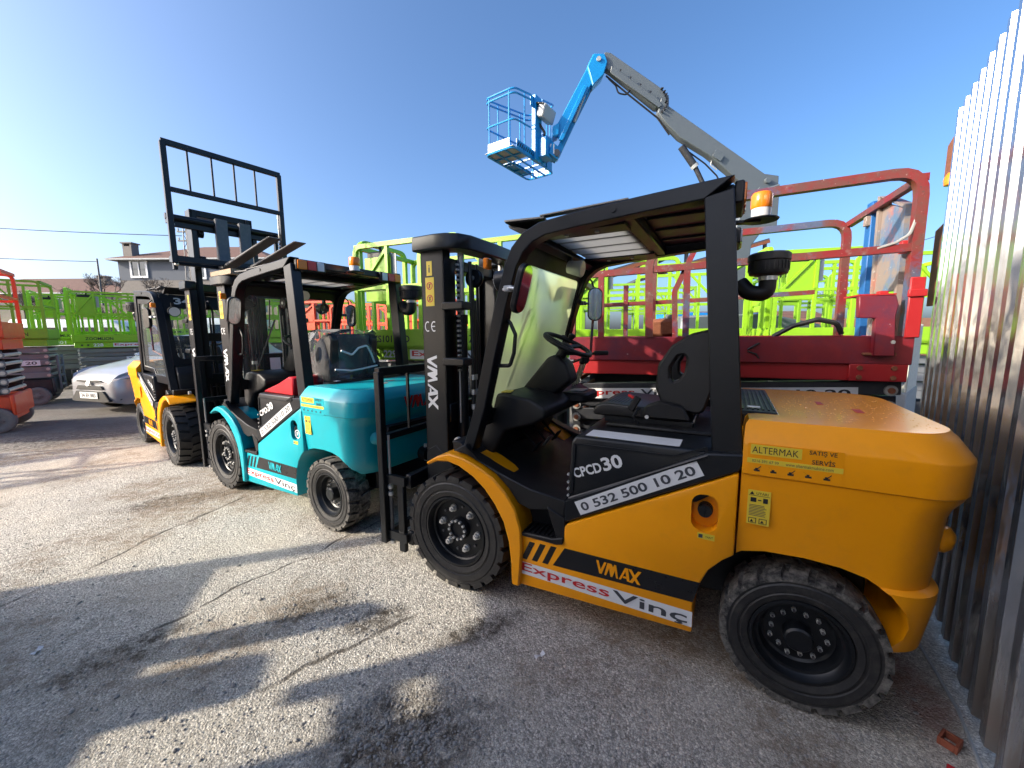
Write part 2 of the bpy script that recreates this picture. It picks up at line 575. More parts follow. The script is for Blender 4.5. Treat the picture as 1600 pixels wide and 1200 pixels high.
_wc = {}
def wheel_meshes(rad, w, front):
    key = (rad, w, front)
    if key in _wc:
        return _wc[key]
    h = w / 2
    rr = rad * .60
    # tyre with side rings and staggered lugs
    t = MB()
    prof = [(rr, h * .80), (rr * 1.04, h * .90), (rad * .70, h * .97), (rad * .715, h * .93), (rad * .74, h * .93), (rad * .75, h * .99), (rad * .84, h * 1.01),
            (rad * .86, h * .96), (rad * .89, h * .97), (rad * .92, h * .97), (rad * .94, h * .90), (rad * .94, -h * .90), (rad * .92, -h * .97), (rad * .84, -h * 1.0), (rad * .70, -h * .97), (rr, -h * .80)]
    t.lathe(prof[:9], M['rubber'], n=72)
    t.lathe(prof[8:], M['rubber'] if front else M['dustyrubber'], n=72)
    nl = 22 if front else 20
    lug = M['rubber'] if front else M['dustyrubber']
    for k in range(nl):
        for sd in (1, -1):
            a0 = 2 * math.pi * (k + (.5 if sd < 0 else 0)) / nl
            da = 2 * math.pi / nl * .40
            sk = 2 * math.pi / nl * .28
            vs = []
            ri, ro = rad * .925, rad
            for (yy, s2) in ((h * 1.0 * sd, 0), (h * .52 * sd, .35), (-h * .06 * sd, 1.0)):
                taper = .93 if s2 == 0 else 1
                for (aa, r_) in ((a0 - da + sk * s2, ri * (.97 if s2 == 0 else 1)), (a0 + da + sk * s2, ri * (.97 if s2 == 0 else 1)), (a0 + da * .88 + sk * s2, ro * (.985 if s2 == 0 else 1)), (a0 - da * .88 + sk * s2, ro * (.985 if s2 == 0 else 1))):
                    vs.append((r_ * math.cos(aa), yy, r_ * math.sin(aa)))
            fs = []
            for i in range(2):
                for q in range(4):
                    fs.append((i * 4 + q, i * 4 + (q + 1) % 4, (i + 1) * 4 + (q + 1) % 4, (i + 1) * 4 + q))
            fs += [(3, 2, 1, 0), (8, 9, 10, 11)]
            if sd < 0:
                fs = [f[::-1] for f in fs]
            t.raw(vs, fs, lug)
    rim = MB()
    if front:
        pr = [(rr * 1.02, h * .84), (rr * 1.0, h * .92), (rr * .95, h * .93), (rr * .92, h * .80), (rr * .90, h * .55), (rr * .86, h * .50), (rr * .84, h * .34), (rr * .60, h * .32), (rr * .34, h * .34), (rr * .31, h * .62), (rr * .22, h * .66), (rr * .20, h * .56), (0.0, h * .56)]
    else:
        pr = [(rr * 1.02, h * .84), (rr * 1.0, h * .92), (rr * .94, h * .93), (rr * .90, h * .70), (rr * .86, h * .60), (rr * .80, h * .58), (rr * .74, h * .20), (rr * .68, h * .12), (rr * .30, h * .14), (rr * .29, h * .72), (rr * .25, h * .80), (rr * .12, h * .80), (0, h * .78)]
    rim.lathe(pr, M['black'], n=56)
    rim.lathe([(rr * 1.02, -h * .84), (rr * .9, -h * .5), (0.0, -h * .45)], M['black'], n=40)
    bolts = MB()
    if front:
        for k in range(6):
            a = 2 * math.pi * (k + .25) / 6
            c = Vector((rr * .60 * math.cos(a), h * .32, rr * .60 * math.sin(a)))
            bolts.cyl(c, c + Vector((0, h * .10, 0)), rr * .105, M['chain'], 12)
            bolts.cyl(c + Vector((0, h * .10, 0)), c + Vector((0, h * .27, 0)), rr * .082, M['steel'], 6)
            bolts.cyl(c + Vector((0, h * .27, 0)), c + Vector((0, h * .36, 0)), rr * .045, M['steel'], 10)
        for k in range(12):
            a = 2 * math.pi * k / 12
            c = Vector((rr * .27 * math.cos(a), h * .62, rr * .27 * math.sin(a)))
            bolts.cyl(c, c + Vector((0, h * .12, 0)), rr * .038, M['steel'], 6)
        for k in range(6):
            a = 2 * math.pi * (k + .75) / 6
            c = Vector((rr * .66 * math.cos(a), h * .32, rr * .66 * math.sin(a)))
            bolts.cyl(c, c + Vector((0, h * .09, 0)), rr * .04, M['grey'], 6)
    else:
        for k in range(14):
            a = 2 * math.pi * k / 14
            q = .52 if k % 2 else .58
            c = Vector((rr * q * math.cos(a), h * .13, rr * q * math.sin(a)))
            bolts.cyl(c, c + Vector((0, h * .14, 0)), rr * .052, M['steel'], 6)
            bolts.cyl(c + Vector((0, h * .14, 0)), c + Vector((0, h * .24, 0)), rr * .03, M['grey'], 8)
    rim.f += [tuple(i + len(rim.v) for i in f) for f in bolts.f]; rim.fm += [rim.mi(bolts.mats[i]) for i in bolts.fm]; rim.v += bolts.v
    _wc[key] = (t.mesh("tyre", 30), rim.mesh("rim", 36))
    return _wc[key]


def add_wheel(root, x, y, rad, w, front, side, spin=0.0, steer=0.0):
    tm, rm = wheel_meshes(rad, w, front)
    o = bpy.data.objects.new("wheel", rm); COL.objects.link(o); o.parent = root
    o.location = (x, y, rad)
    o.rotation_euler = (0, spin, (0 if side > 0 else math.pi) + steer)
    for nm, me in (("tyre", tm),):
        c = bpy.data.objects.new(nm, me); COL.objects.link(c); c.parent = o
    return o


def plan_outline(xf, xb, hw, rx, ry, n=9):
    """counterweight plan: straight flanks, elliptic rear corners"""
    pts = [(xf, hw), ((xf + xb + rx) / 2, hw)]
    for k in range(n + 1):
        a = R(90 * k / n)
        e = 1.0
        pts.append((xb + rx - rx * math.sin(a) ** e, hw - ry + ry * math.cos(a) ** e))
    left = pts
    return left + [(x, -y) for x, y in left[::-1]]


def counterweight_mb(paint, noleg=False):
    secs = []
    A_, B_ = .17, .19
    S = [  # z, xf, xb, hw, rx, ry
        (.330, -1.80, -2.085, .530, .15, .18), (.350, -1.80, -2.10, .545, .15, .18), (.56, -1.78, -2.118, .580, .15, .18), (.594, -1.76, -2.118, .583, .16, .18),
        (.606, -1.46, -2.100, .570, A_, B_), (.66, -1.46, -2.104, .574, A_, B_), (.88, -1.46, -2.116, .590, A_, B_), (.915, -1.46, -2.128, .592, A_, B_), (.945, -1.46, -2.150, .593, A_, B_),
        (.965, -1.46, -2.158, .594, A_, B_), (.972, -1.46, -2.160, .603, A_, B_), (1.088, -1.46, -2.164, .604, A_, B_), (1.098, -1.46, -2.162, .601, A_, B_), (1.155, -1.463, -2.132, .556, A_, B_), (1.166, -1.466, -2.122, .546, A_, B_), (1.180, -1.475, -2.112, .535, A_, B_), (1.184, -1.51, -2.06, .47, .19, .19)]
    if noleg:
        S = [(.47, -1.46, -2.02, .50, .20, .24), (.49, -1.46, -2.07, .55, .21, .25), (.54, -1.46, -2.10, .568, .21, .25)] + [(z if z < .62 else .62 + (z - .62) * .92, *r_) for z, *r_ in S[4:]]
    for z, xf, xb, hw, rx, ry in S:
        secs.append([(x, y, z) for x, y in plan_outline(xf, xb, hw, rx, ry)])
    # the ridge above z .97 fades out towards the rear: pull the rear back to the plain flank
    m = MB()
    m.loft(secs, paint)
    return m


ARCH = [(-1.30, .0), (-1.305, .34), (-1.33, .45), (-1.36, .515), (-1.41, .575), (-1.48, .628), (-1.56, .648), (-1.69, .655), (-1.80, .648), (-1.88, .628), (-1.95, .585), (-2.0, .52), (-2.015, .46), (-2.005, .41), (-1.975, .37), (-1.92, .33), (-1.92, 0)]
FO = [(-.04, .86), (-.13, 1.12), (-.19, 1.38), (-.27, 1.68), (-.335, 1.89), (-.375, 1.975), (-.44, 2.04), (-.53, 2.078), (-.72, 2.10), (-1.0, 2.12), (-1.375, 2.142)]
FI = [(-.115, .86), (-.20, 1.12), (-.262, 1.38), (-.342, 1.68), (-.405, 1.875), (-.445, 1.945), (-.50, 1.99), (-.57, 2.015), (-.72, 2.03), (-1.0, 2.05), (-1.268, 2.066)]


def side_frame(s):
    """sticker frame on the flank: u runs as one reads it, n points outwards"""
    return frame((0, 0, 0), (-1, 0, 0), (0, 0, 1)) if s > 0 else frame((0, 0, 0), (1, 0, 0), (0, 0, 1))


def build_forklift(label, loc, rz, paint, lift=0.0, forks=False, cab=False, redcover=False, mast_tilt=0.0, group='forklifts parked nose to nose', carriage=True, spin=0.0):
    P = M[paint]; K = M['black']; PL = M['plastic']
    root = thing("forklift", label, "forklift", (loc[0], loc[1], 0), rz, group)

    # wheels
    for s in (1, -1):
        add_wheel(root, 0, s * .50, .355, .225, True, s, spin + (0 if s > 0 else .4))
        add_wheel(root, -1.70, s * .485, .29, .185, False, s, .3 + spin)

    # ---- body shell
    b = MB()
    body = [(-.40, .158), (-1.31, .203), (-1.308, .34), (-1.335, .455), (-1.36, .515), (-1.41, .575), (-1.452, .61), (-1.452, .965), (-.715, .572), (-.70, .555), (-.695, .475), (-.66, .452), (-.40, .447)]
    b.prism(body, -.6, .6, P, bev=.009, seg=2)
    # narrow lip along the slope
    bo = b.build("body_shell", root)
    cut = []
    for s in (1, -1):
        c = MB(); c.prism(rrect(-1.385, .688, -1.283, .853, .045, 5), s * .535, s * .70, P)
        cut.append(c.build("cut_tool"))
        c = MB(); c.prism([(-.35, .30), (-.35, .70), (-.43, .70), (-.43, .30)], s * .7, s * .4, P) if False else None
    boolean(bo, cut)
    for s in (1, -1):
        f = MB()
        f.cyl((-1.335, s * .530, .77), (-1.335, s * .562, .77), .030, PL, 20)
        f.cyl((-1.335, s * .562, .77), (-1.335, s * .585, .772), .026, K, 20)
        f.box((-1.335, s * .588, .772), (.006, .006, .04), K)
        f.build("fuel_cap", root)

    # ---- front fenders
    for s in (1, -1):
        f = MB()
        o_ = [(.185, .765), (.10, .815), (.01, .843), (-.09, .832), (-.20, .795), (-.29, .75), (-.37, .68), (-.43, .60), (-.462, .50), (-.468, .38), (-.452, .16)]
        i_ = [(.175, .750), (.10, .785), (.02, .795), (-.06, .780), (-.155, .735), (-.235, .675), (-.30, .60), (-.355, .51), (-.388, .40), (-.402, .28), (-.405, .16)]
        f.ribbon(o_, i_, s * .36, s * .628, P, bev=.008)
        f.prism([(-.06, .58), (-.28, .58), (-.36, .45), (-.39, .2), (-.44, .2), (-.44, .62), (-.25, .76), (-.06, .78)], s * .30, s * .365, K)
        f.build("fender", root)

    # ---- chassis below
    c = MB()
    c.prism([(.18, .25), (.18, .62), (-.40, .66), (-1.40, .58), (-1.95, .58), (-1.95, .30), (-1.3, .24)], -.30, .30, K, bev=.01)
    c.cyl((0, -.42, .355), (0, .42, .355), .10, K, 20)
    c.box((-1.70, 0, .29), (.16, .80, .14), K, bev=.02)
    c.build("chassis", root)
    ax = MB()
    for s in (1, -1):
        ax.cyl((-1.70, s * .38, .12), (-1.70, s * .38, .46), .045, K, 14)
        ax.bar([(-1.70, s * .40, .36), (-1.58, s * .30, .36), (-1.55, s * .1, .36)], .04, .03, K)
    ax.build("steer_axle", root)

    # ---- floor, step and black flank panels
    fl = MB()
    fl.prism([(-.70, .64), (-.70, .672), (-.38, .70), (-.14, .80), (-.02, .90), (.04, .90), (.02, .80), (-.12, .72), (-.38, .64)], -.55, .55, PL, bev=.004)
    for s in (1, -1):
        fl.prism([(.00, .855), (-.085, .905), (-.12, .845), (-.30, .775), (-.50, .715), (-.70, .69), (-.70, .60), (-.62, .625), (-.50, .60), (-.43, .62), (-.37, .695), (-.29, .762), (-.20, .806), (-.09, .845)], s * .50, s * .592, PL, bev=.006)
    fl.build("floor_plate", root)
    for s in (1, -1):
        st = MB()
        st.prism([(-.385, .452), (-.385, .472), (-.64, .480), (-.698, .50), (-.698, .462), (-.66, .452)], s * .34, s * .612, PL, bev=.005)
        st.prism([(-.42, .47), (-.45, .60), (-.47, .645), (-.60, .650), (-.72, .60), (-.72, .47)], s * .30, s * .48, PL, bev=.008)
        st.prism([(-.66, .47), (-.60, .645), (-.705, .60), (-.705, .47)], s * .47, s * .60, PL, bev=.006)
        for k in range(9):
            st.box((-.42 - .026 * k, s * .54, .477 + .0008 * k), (.010, .11, .006), PL)
        st.build("step", root)

    h = MB()
    h.prism([(-.70, .577), (-.695, .69), (-1.33, 1.03), (-1.48, 1.045), (-1.452, .972)], -.597, .597, K, bev=.006)
    h.build("flank_frame", root)
    hd = MB()
    hd.prism([(-.70, .66), (-.722, 1.00), (-.745, 1.030), (-1.44, 1.038), (-1.44, .90), (-1.30, .80), (-.9, .70)], -.575, .575, K, bev=.016, seg=3)
    for s in (1, -1):
        hd.ribbon([(-.728, .735), (-.738, .995), (-1.20, 1.0), (-1.33, 1.055), (-1.335, 1.035)], [(-.738, .748), (-.748, .985), (-1.20, .99), (-1.32, 1.04), (-1.325, 1.022)], s * .572, s * .581, K)
        hd.tube([(-.735, s * .578, .735), (-.72, s * .580, .70), (-1.335, s * .60, 1.022)], .006, K, 6)
        for zz in (.72, .755, .79, .83):
            hd.cyl((-.712, s * .57, zz), (-.712, s * .584, zz), .006, M['steel'], 8)
    hd.box((-1.12, 0, 1.043), (.60, .62, .022), PL, bev=.008)
    hd.build("engine_hood", root)
    # instruction sheet on the hood
    if not redcover and not cab:
        ms = MB()
        T = frame((-.79, .425, 1.0365), (-1, 0, 0), (0, 1, 0))
        ms.plate(T, 0, 0, .43, .13, M['white'], z=.002)
        for xx in (.055, .372):
            ms.plate(T, xx, 0, .006, .13, M['yellow'], z=.0028)
        for k in range(9):
            ms.plate(T, .075, .012 + .0125 * k, .27 + rng.random() * .02, .004, M['greyletter'], z=.0028)
        for k in range(5):
            ms.plate(T, .012, .02 + .02 * k, .034, .005, M['greyletter'], z=.0028)
        ms.build("instruction_sheet", root)

    # ---- counterweight
    cw = counterweight_mb(P, paint == 'teal').build("counterweight", root)
    cuts = []
    k = MB(); k.prism(ARCH, -.75, .75, P); cuts.append(k.build("cut_tool"))
    boolean(cw, cuts)
    gv = MB()
    gv.box((-2.118, 0, .80), (.05, .66, .10), PL, bev=.01)
    for k in range(5):
        gv.box((-2.145, 0, .765 + .018 * k), (.008, .62, .006), K)
    gv.build('rear_grille', root)
    dz = -.045 if paint == 'teal' else 0.0
    v = MB()
    v.box((-1.515, 0, 1.155 + dz), (.16, .80, .07), PL, bev=.012)
    for k in range(7):
        v.box((-1.455 - .02 * k, 0, 1.1915 + dz), (.008, .70, .006), K)
    v.box((-1.50, .30, 1.196 + dz), (.05, .035, .003), M['white'])
    v.build("radiator_vent", root)
    tp = MB()
    tp.cyl((-2.16, 0, .56), (-2.235, 0, .56), .055, K, 18); tp.cyl((-2.20, 0, .50), (-2.20, 0, .64), .014, M['steel'], 10)
    tp.build("tow_pin", root)
    for s in (1, -1):
        hb = MB()
        hb.lathe([(.0, .055), (.03, .05), (.048, .035), (.055, 0), (.055, -.02)], P, (-2.10, s * .40, .77), (-.8, s * .6, 0), 16)
        hb.build("lifting_boss", root)
    # badges on the counterweight top
    bd = MB()
    T = frame((-1.9, .18, 1.1855 + dz), (0, -1, 0), (1, 0, 0))
    bd.plate(T, -.02, -.015, .09, .03, M['redvinyl'], z=.001); bd.plate(T, .15, .10, .09, .025, M['redvinyl'], z=.001)
    bd.build("top_sticker", root)

    if paint == 'orange' and not cab:
        dr = MB()
        rd = random.Random(5)
        dome = [(0, 0, .5)] + [(.75 * math.cos(a), .75 * math.sin(a), .34) for a in (0, 1.05, 2.09, 3.14, 4.19, 5.24)] + [(math.cos(a), math.sin(a), 0) for a in (0, 1.05, 2.09, 3.14, 4.19, 5.24)]
        df = [(0, i + 1, (i + 1) % 6 + 1) for i in range(6)] + [(i + 1, i + 7, (i + 1) % 6 + 7, (i + 1) % 6 + 1) for i in range(6)]
        for k in range(420):
            x_ = rd.uniform(-1.62, -2.08); y_ = rd.uniform(-.46, .46)
            if (x_ + 1.84) ** 2 / .26 ** 2 + (y_ / .48) ** 2 > 1.6: continue
            r_ = rd.uniform(.0014, .0034)
            dr.raw([(v_[0] * r_ * rd.uniform(.8, 1.3) + x_, v_[1] * r_ + y_, 1.1842 + v_[2] * r_) for v_ in dome], df, M['droplet'])
        o_ = dr.build("water_droplets", root, smooth=60); o_['kind'] = 'stuff'

    # ---- stickers on both flanks
    for s in (1, -1):
        T = side_frame(s)
        sx = (lambda x0, x1: (-x0, -x1)) if s > 0 else (lambda x0, x1: (x1, x0))  # u interval of local x0>x1
        def PQ(pts, y):  # local (x,z) -> frame with offset
            return [((-p[0] if s > 0 else p[0]), p[1], y) for p in pts]
        Z = .6005
        stp = MB()
        for k in range(3):
            x0 = -.455 - .062 * k; z0 = .318 + .004 * k
            q = PQ([(x0, z0), (x0 - .033, z0), (x0 - .082, z0 + .108), (x0 - .050, z0 + .108)], Z + .0005)
            stp.raw(q, [(0, 1, 2, 3) if s > 0 else (3, 2, 1, 0)], M['blackvinyl'], T)
        q = PQ([(-.640, .330), (-1.308, .352), (-1.333, .452), (-.705, .442)], Z + .0005)
        stp.raw(q, [(0, 1, 2, 3) if s > 0 else (3, 2, 1, 0)], M['blackvinyl'], T)
        # angular maker's letters in body colour
        logo_letters(stp, T, (.872 if s > 0 else -1.09), .362, .215, .066, P, Z + .0025)
        stp.build("stripe_decal", root)
        ex = MB()
        q = PQ([(-.447, .230), (-1.309, .232), (-1.309, .305), (-.447, .300)], Z + .0008)
        ex.raw(q, [(0, 1, 2, 3) if s > 0 else (3, 2, 1, 0)], M['white'], T)
        u0 = .455 if s > 0 else -1.30
        ex.text("Express", T, u0, .236, .485, .062, M['redvinyl'], .012, Z + .003)
        ex.text("Vinç", T, u0 + .50, .232, .335, .066, M['greyletter'], .012, Z + .003)
        ex.build("hire_company_decal", root)
        ang = math.atan2(.295, .535) * (1 if s > 0 else -1)
        Tp = T @ Matrix.Translation(((.787 if s > 0 else -1.335), (.638 if s > 0 else .925), 0)) @ Matrix.Rotation(ang, 4, 'Z')
        ph = MB()
        ph.plate(Tp, 0, 0, .615, .070, M['white'], z=.5992)
        ph.text("0 532 500 10 20", Tp, .022, .014, .57, .043, M['greyletter'], .022, .6005)
        ph.build("phone_sticker", root)
        Tm = T @ Matrix.Translation(((.748 if s > 0 else -1.0), (.815 if s > 0 else .93), 0)) @ Matrix.Rotation(R(22) * (1 if s > 0 else -1), 4, 'Z')
        mo = MB()
        mo.text("CPD" if paint == "teal" else "CPCD", Tm, 0, 0, .150, .050, M['white'], .03, .5785)
        mo.text("30", Tm, .158, 0, .100, .066, M['white'], .03, .5785)
        mo.build("model_lettering", root)
        if s > 0:
            Ta = T @ Matrix.Translation((0, 0, .0))
            al = MB()
            Ta = T @ Matrix.Translation((0, dz * .8, -.003))
            al.plate(Ta, 1.475, .975, .30, .125, P, z=.6078)
            al.plate(Ta, 1.485, 1.055, .165, .040, M['yellow'], z=.6086)
            al.text("ALTERMAK", Ta, 1.49, 1.062, .150, .026, M['darkvinyl'], .0, .6092)
            al.text("SATIŞ VE", Ta, 1.672, 1.075, .082, .021, M['darkvinyl'], .012, .6092)
            al.text("SERVİS", Ta, 1.682, 1.043, .068, .023, M['darkvinyl'], .012, .6092)
            al.plate(Ta, 1.475, 1.020, .30, .020, M['yellow'], z=.6086)
            al.text("0216 591 67 99", Ta, 1.492, 1.025, .088, .010, M['greyletter'], .0, .6092)
            al.text("www.altermakmakine.com", Ta, 1.602, 1.024, .145, .012, M['greyletter'], .0, .6092)
            for k in range(5):  # small pictures of machines
                bx = 1.50 + .055 * k
                al.plate(Ta, bx, .988, .020, .007, M['darkvinyl'], z=.6086)
                al.plate(Ta, bx + .004, .995, .009, .006, M['darkvinyl'], z=.6086)
                al.poly(Ta, [(bx + .010, .998), (bx + .022 - .03 * (k % 2), 1.011), (bx + .024 - .03 * (k % 2), 1.009), (bx + .013, .996)], M['darkvinyl'], .6090)
            al.build("dealer_sticker", root)
            Ta = T @ Matrix.Translation((0, 0, 0))
            wl = MB()
            wl.plate(Ta, 1.487, .762, .078, .143, M['yellow'], z=.5925)
            wl.plate(Ta, 1.490, .882, .072, .0015, M['darkvinyl'], z=.5934)
            wl.poly(Ta, [(1.493, .886), (1.509, .886), (1.501, .900)], M['darkvinyl'], .5932)
            wl.text("UYARI", Ta, 1.516, .887, .040, .011, M['darkvinyl'], .0, .5932)
            wl.plate(Ta, 1.497, .856, .020, .018, M['darkvinyl'], z=.5932); wl.plate(Ta, 1.522, .863, .012, .004, M['darkvinyl'], z=.5932); wl.plate(Ta, 1.540, .855, .016, .02, M['darkvinyl'], z=.5932)
            for k in range(8):
                wl.plate(Ta, 1.494, .842 - .0062 * k, .050 + .012 * rng.random(), .0022, M['greyletter'], z=.5932)
            for k in range(2):
                wl.plate(Ta, 1.494 + .036 * k, .767, .027, .022, M['darkvinyl'], z=.5932); wl.plate(Ta, 1.4965 + .036 * k, .7695, .022, .017, M['yellow'], z=.5938)
                wl.poly(Ta, [(1.4985 + .036 * k, .771), (1.512 + .036 * k, .772), (1.505 + .036 * k, .784)], M['darkvinyl'], .5942)
            wl.build("warning_label", root)
            fu = MB()
            fu.plate(Ta, 1.312, .655, .066, .026, M['yellow'], z=.6012)
            fu.plate(Ta, 1.316, .660, .016, .016, M['greyletter'], z=.602); fu.text("YAKIT", Ta, 1.342, .663, .030, .009, M['darkvinyl'], 0, .602)
            fu.build("fuel_label", root)
    if paint == 'teal':
        rl = MB()
        T = frame((-2.1665, .18, .955), (0, -1, 0), (0, 0, 1))
        logo_letters(rl, T, 0.0, 0.0, .40, .10, M['redvinyl'], .002)
        rl.build("rear_lettering", root)
        fd = MB()
        T = side_frame(1)
        for (x0, z0, w_, h_) in ((1.30, .65, .19, .004), (1.30, .80, .19, .004), (1.30, .65, .004, .154), (1.486, .65, .004, .154)):
            pass
        fd.lathe([(.036, 0), (.036, .002), (.030, .002), (.030, 0)], M['white'], (-1.385, .6012, .745), (0, 1, 0), 24)
        fd.text("P", T, 1.372, .727, .026, .036, M['white'], .02, .602)
        fd.build("filler_mark", root)

    # ---- overhead guard
    g = MB()
    for s in (1, -1):
        g.ribbon(FO, FI, s * .475, s * .555, K, bev=.005)
        g.prism([(-1.266, 2.075), (-1.373, 2.095), (-1.468, .965), (-1.352, .955)], s * .474, s * .5535, K, bev=.005)
        g.cyl((-.90, s * .553, 2.082), (-.90, s * .560, 2.082), .013, K, 14)
    g.box((-.935, 0, 2.075), (.09, .95, .05), K, bev=.006)
    g.box((-1.335, 0, 2.105), (.075, .95, .055), K, bev=.006)
    g.box((-.46, 0, 2.02), (.05, .96, .05), K, rot=(0, R(35), 0), bev=.006)
    g.box((-1.41, 0, 1.06), (.06, .95, .06), K, bev=.006)
    for s in (1, -1):
        g.box((-.70, s * .40, 2.045), (.46, .13, .016), K)
        for xx in (-.62, -.78):
            g.cyl((xx, s * .40, 2.030), (xx, s * .40, 2.038), .012, M['steel'], 8)
    g.build("overhead_guard", root)
    rs = MB()
    for k in range(4):
        y = -.285 + .19 * k
        rs.prism([(y - .085, 2.060), (y - .070, 2.046), (y + .070, 2.046), (y + .085, 2.060), (y + .085, 2.066), (y - .085, 2.066)], -.49, -.91, M['roofslat'], axis='x')
        for s in (1, -1):
            rs.box((-.70, y + s * .089, 2.058), (.42, .006, .022), M['frostplastic'])
    rs.build("roof_slat", root)
    cs = MB()
    cs.box((-.415, 0, 2.118), (.23, .96, .006), PL, rot=(0, R(-3), 0))
    for s in (1, -1):
        cs.box((-.73, s * .47, 2.133), (.44, .05, .006), M['grey'], rot=(0, R(1.5), 0))
        cs.box((-.415, s * .475, 2.124), (.23, .03, .008), M['grey'], rot=(0, R(-3), 0))
    cs.prism([(-.30, 2.118), (-.31, 2.10), (-.40, 2.05), (-.42, 2.08)], -.45, .45, PL)
    cs.build("rain_sheet", root)
    rp = MB()
    rp.box((-1.14, 0, 2.108), (.42, .93, .012), K)
    for k in range(3):
        rp.box((-1.14, -.25 + .25 * k, 2.098), (.30, .03, .012), K, bev=.004)
    rp.build("roof_cover", root)

    # ---- windshield in the slanted front frame
    o0, o1 = Vector((-.155, 0, 1.10)), Vector((-.365, 0, 1.90))
    T = frame(o0, (0, 1, 0), o1 - o0)
    H = (o1 - o0).length
    wf = MB()
    out = rrect(-.49, -.10, .49, H + .13, .02, 4)
    inn = rrect(-.455, .0, .455, H + .02, .05, 4)
    if cab:
        out = rrect(-.49, -.22, .49, H + .15, .02, 4); inn = rrect(-.42, .16, .42, H - .02, .07, 4)
    bmx = MB()
    bmx.ribbon(out, inn, -.022, .0, PL if not cab else K, axis='z', closed=True)
    wf.raw([T @ v_ for v_ in bmx.v], bmx.f, PL if not cab else K)
    if cab:
        wf.text("34", T, -.36, H + .03, .17, .085, M['white'], .03, .002)
    wf.build("windshield_frame", root)
    gm = MB()
    gi = rrect(-.46, -.005, .46, H + .025, .05, 4) if not cab else rrect(-.425, .155, .425, H - .015, .07, 4)
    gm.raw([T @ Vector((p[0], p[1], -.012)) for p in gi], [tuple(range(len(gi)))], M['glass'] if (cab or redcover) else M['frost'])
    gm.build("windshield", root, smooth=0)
    wp = MB()
    wp.tube([T @ Vector((.22, H - .02, .02)), T @ Vector((.20, H - .30, .03))], .006, K, 6)
    wp.bar([T @ Vector((.16, H - .22, .016)), T @ Vector((.30, .12, .016))], .012, .014, K)
    wp.build("wiper", root)

    # ---- grab handle, mirrors, lamps
    gh = MB()
    gh.tube([(-.26, .50, 1.61), (-.335, .50, 1.60), (-.37, .50, 1.53), (-.36, .50, 1.43), (-.335, .50, 1.36), (-.22, .50, 1.355)], .011, K, 8, fil=.025)
    gh.build("grab_handle", root)
    for s in (1, -1):
        mr = MB()
        cx, cz = (-.47, 1.755)
        yb = s * .60
        yb = s * .59
        mr.tube([(-.33, s * .555, 1.765), (-.39, s * .60, 1.765), (-.445, yb, 1.76)], .008, M['steel'], 8); mr.box((-.375, s * .575, 1.765), (.05, .04, .03), M['lightgrey'], bev=.004)
        if s < 0: mr.tube([(-.455, yb, 1.88), (-.44, yb, 1.93), (-.40, s * .56, 1.97)], .007, K, 6); mr.tube([(-.455, yb, 1.64), (-.44, yb, 1.36), (-.28, s * .54, 1.30)], .010, M['redrail'], 6)
        el = [(cx, yb, cz)]
        Tm = frame((cx, yb, cz), (0, s * -.8 if False else .8, 0), (0, 0, 1))
        Tm = frame((cx, yb, cz), (0, 1, 0), (-.26, 0, .965)) if s > 0 else frame((cx, yb, cz), (.93, .36, 0), (0, 0, 1))
        shell = rrect(-.055, -.125, .055, .125, .05, 5)
        q = MB(); q.prism(shell, -.0, .035, K, axis='z', bev=.008)
        mr.raw([Tm @ v_ for v_ in q.v], q.f, K)
        inner = rrect(-.047, -.117, .047, .117, .045, 5)
        mr.raw([Tm @ Vector((p[0], p[1], -.0025)) for p in inner[::-1]], [tuple(range(len(inner)))], M['mirror'])
        mr.build("mirror", root, smooth=30)
        hl = MB()
        hl.cyl((.02 - .30, s * .40, 1.84), (-.21, s * .40, 1.83), .055, K, 18, .062)
        hl.cyl((-.2098, s * .40, 1.8298), (-.204, s * .40, 1.8292), .054, M['clearlens'], 18)
        hl.box((-.27, s * .40, 1.90), (.03, .03, .08), K)
        hl.build("headlight", root)
        ts = MB()
        ts.box((-.25, s * .585, 1.90), (.03, .05, .055), M['amber'], bev=.006)
        ts.build("turn_signal", root)
        tl = MB()
        tl.box((-1.390, s * .40, 2.085), (.035, .25, .085), PL, bev=.006)
        tl.box((-1.410, s * .48, 2.085), (.012, .075, .07), M['amber'], bev=.004)
        tl.box((-1.410, s * .40, 2.085), (.012, .075, .07), M['redlens'], bev=.004)
        tl.box((-1.410, s * .325, 2.085), (.012, .06, .07), M['clearlens'], bev=.004)
        tl.build("tail_light", root)
    wl = MB()
    wl.cyl((-.47, -.02, 1.95), (-.56, -.02, 1.93), .038, M['steel'], 16, .05)
    wl.cyl((-.5601, -.02, 1.93), (-.565, -.02, 1.929), .046, M['clearlens'], 16)
    wl.box((-.48, -.02, 1.985), (.03, .02, .05), K)
    wl.build("work_lamp", root)
    bc = MB()
    bx, by = (-1.485, .06)
    bc.bar([(-1.37, by, 2.075), (bx, by, 2.065)], .05, .012, K)
    bc.lathe([(0, 0), (.075, 0), (.078, .006), (.06, .014), (0, .016)], K, (bx, by, 2.068), (0, 0, 1), 24)
    bc.build("beacon_base", root)
    be = MB()
    be.lathe([(.042, 0), (.042, .045), (0, .045)], M['clearlens'], (bx, by, 2.084), (0, 0, 1), 24)
    be.lathe([(.043, .04), (.046, .05), (.046, .10), (.040, .112), (0, .114)], M['amber'], (bx, by, 2.084), (0, 0, 1), 24)
    be.build("beacon", root)
    # air intake on the right rear pillar
    ai = MB()
    px_, py_ = (-1.565, -.50)
    ai.tube([(-1.42, -.53, 1.84), (-1.47, py_, 1.775), (px_, py_, 1.765), (px_, py_, 1.86)], .047, PL, 14, fil=.07, fn=8)
    ai.cyl((px_, py_, 1.845), (px_, py_, 1.868), .052, M['steel'], 20)
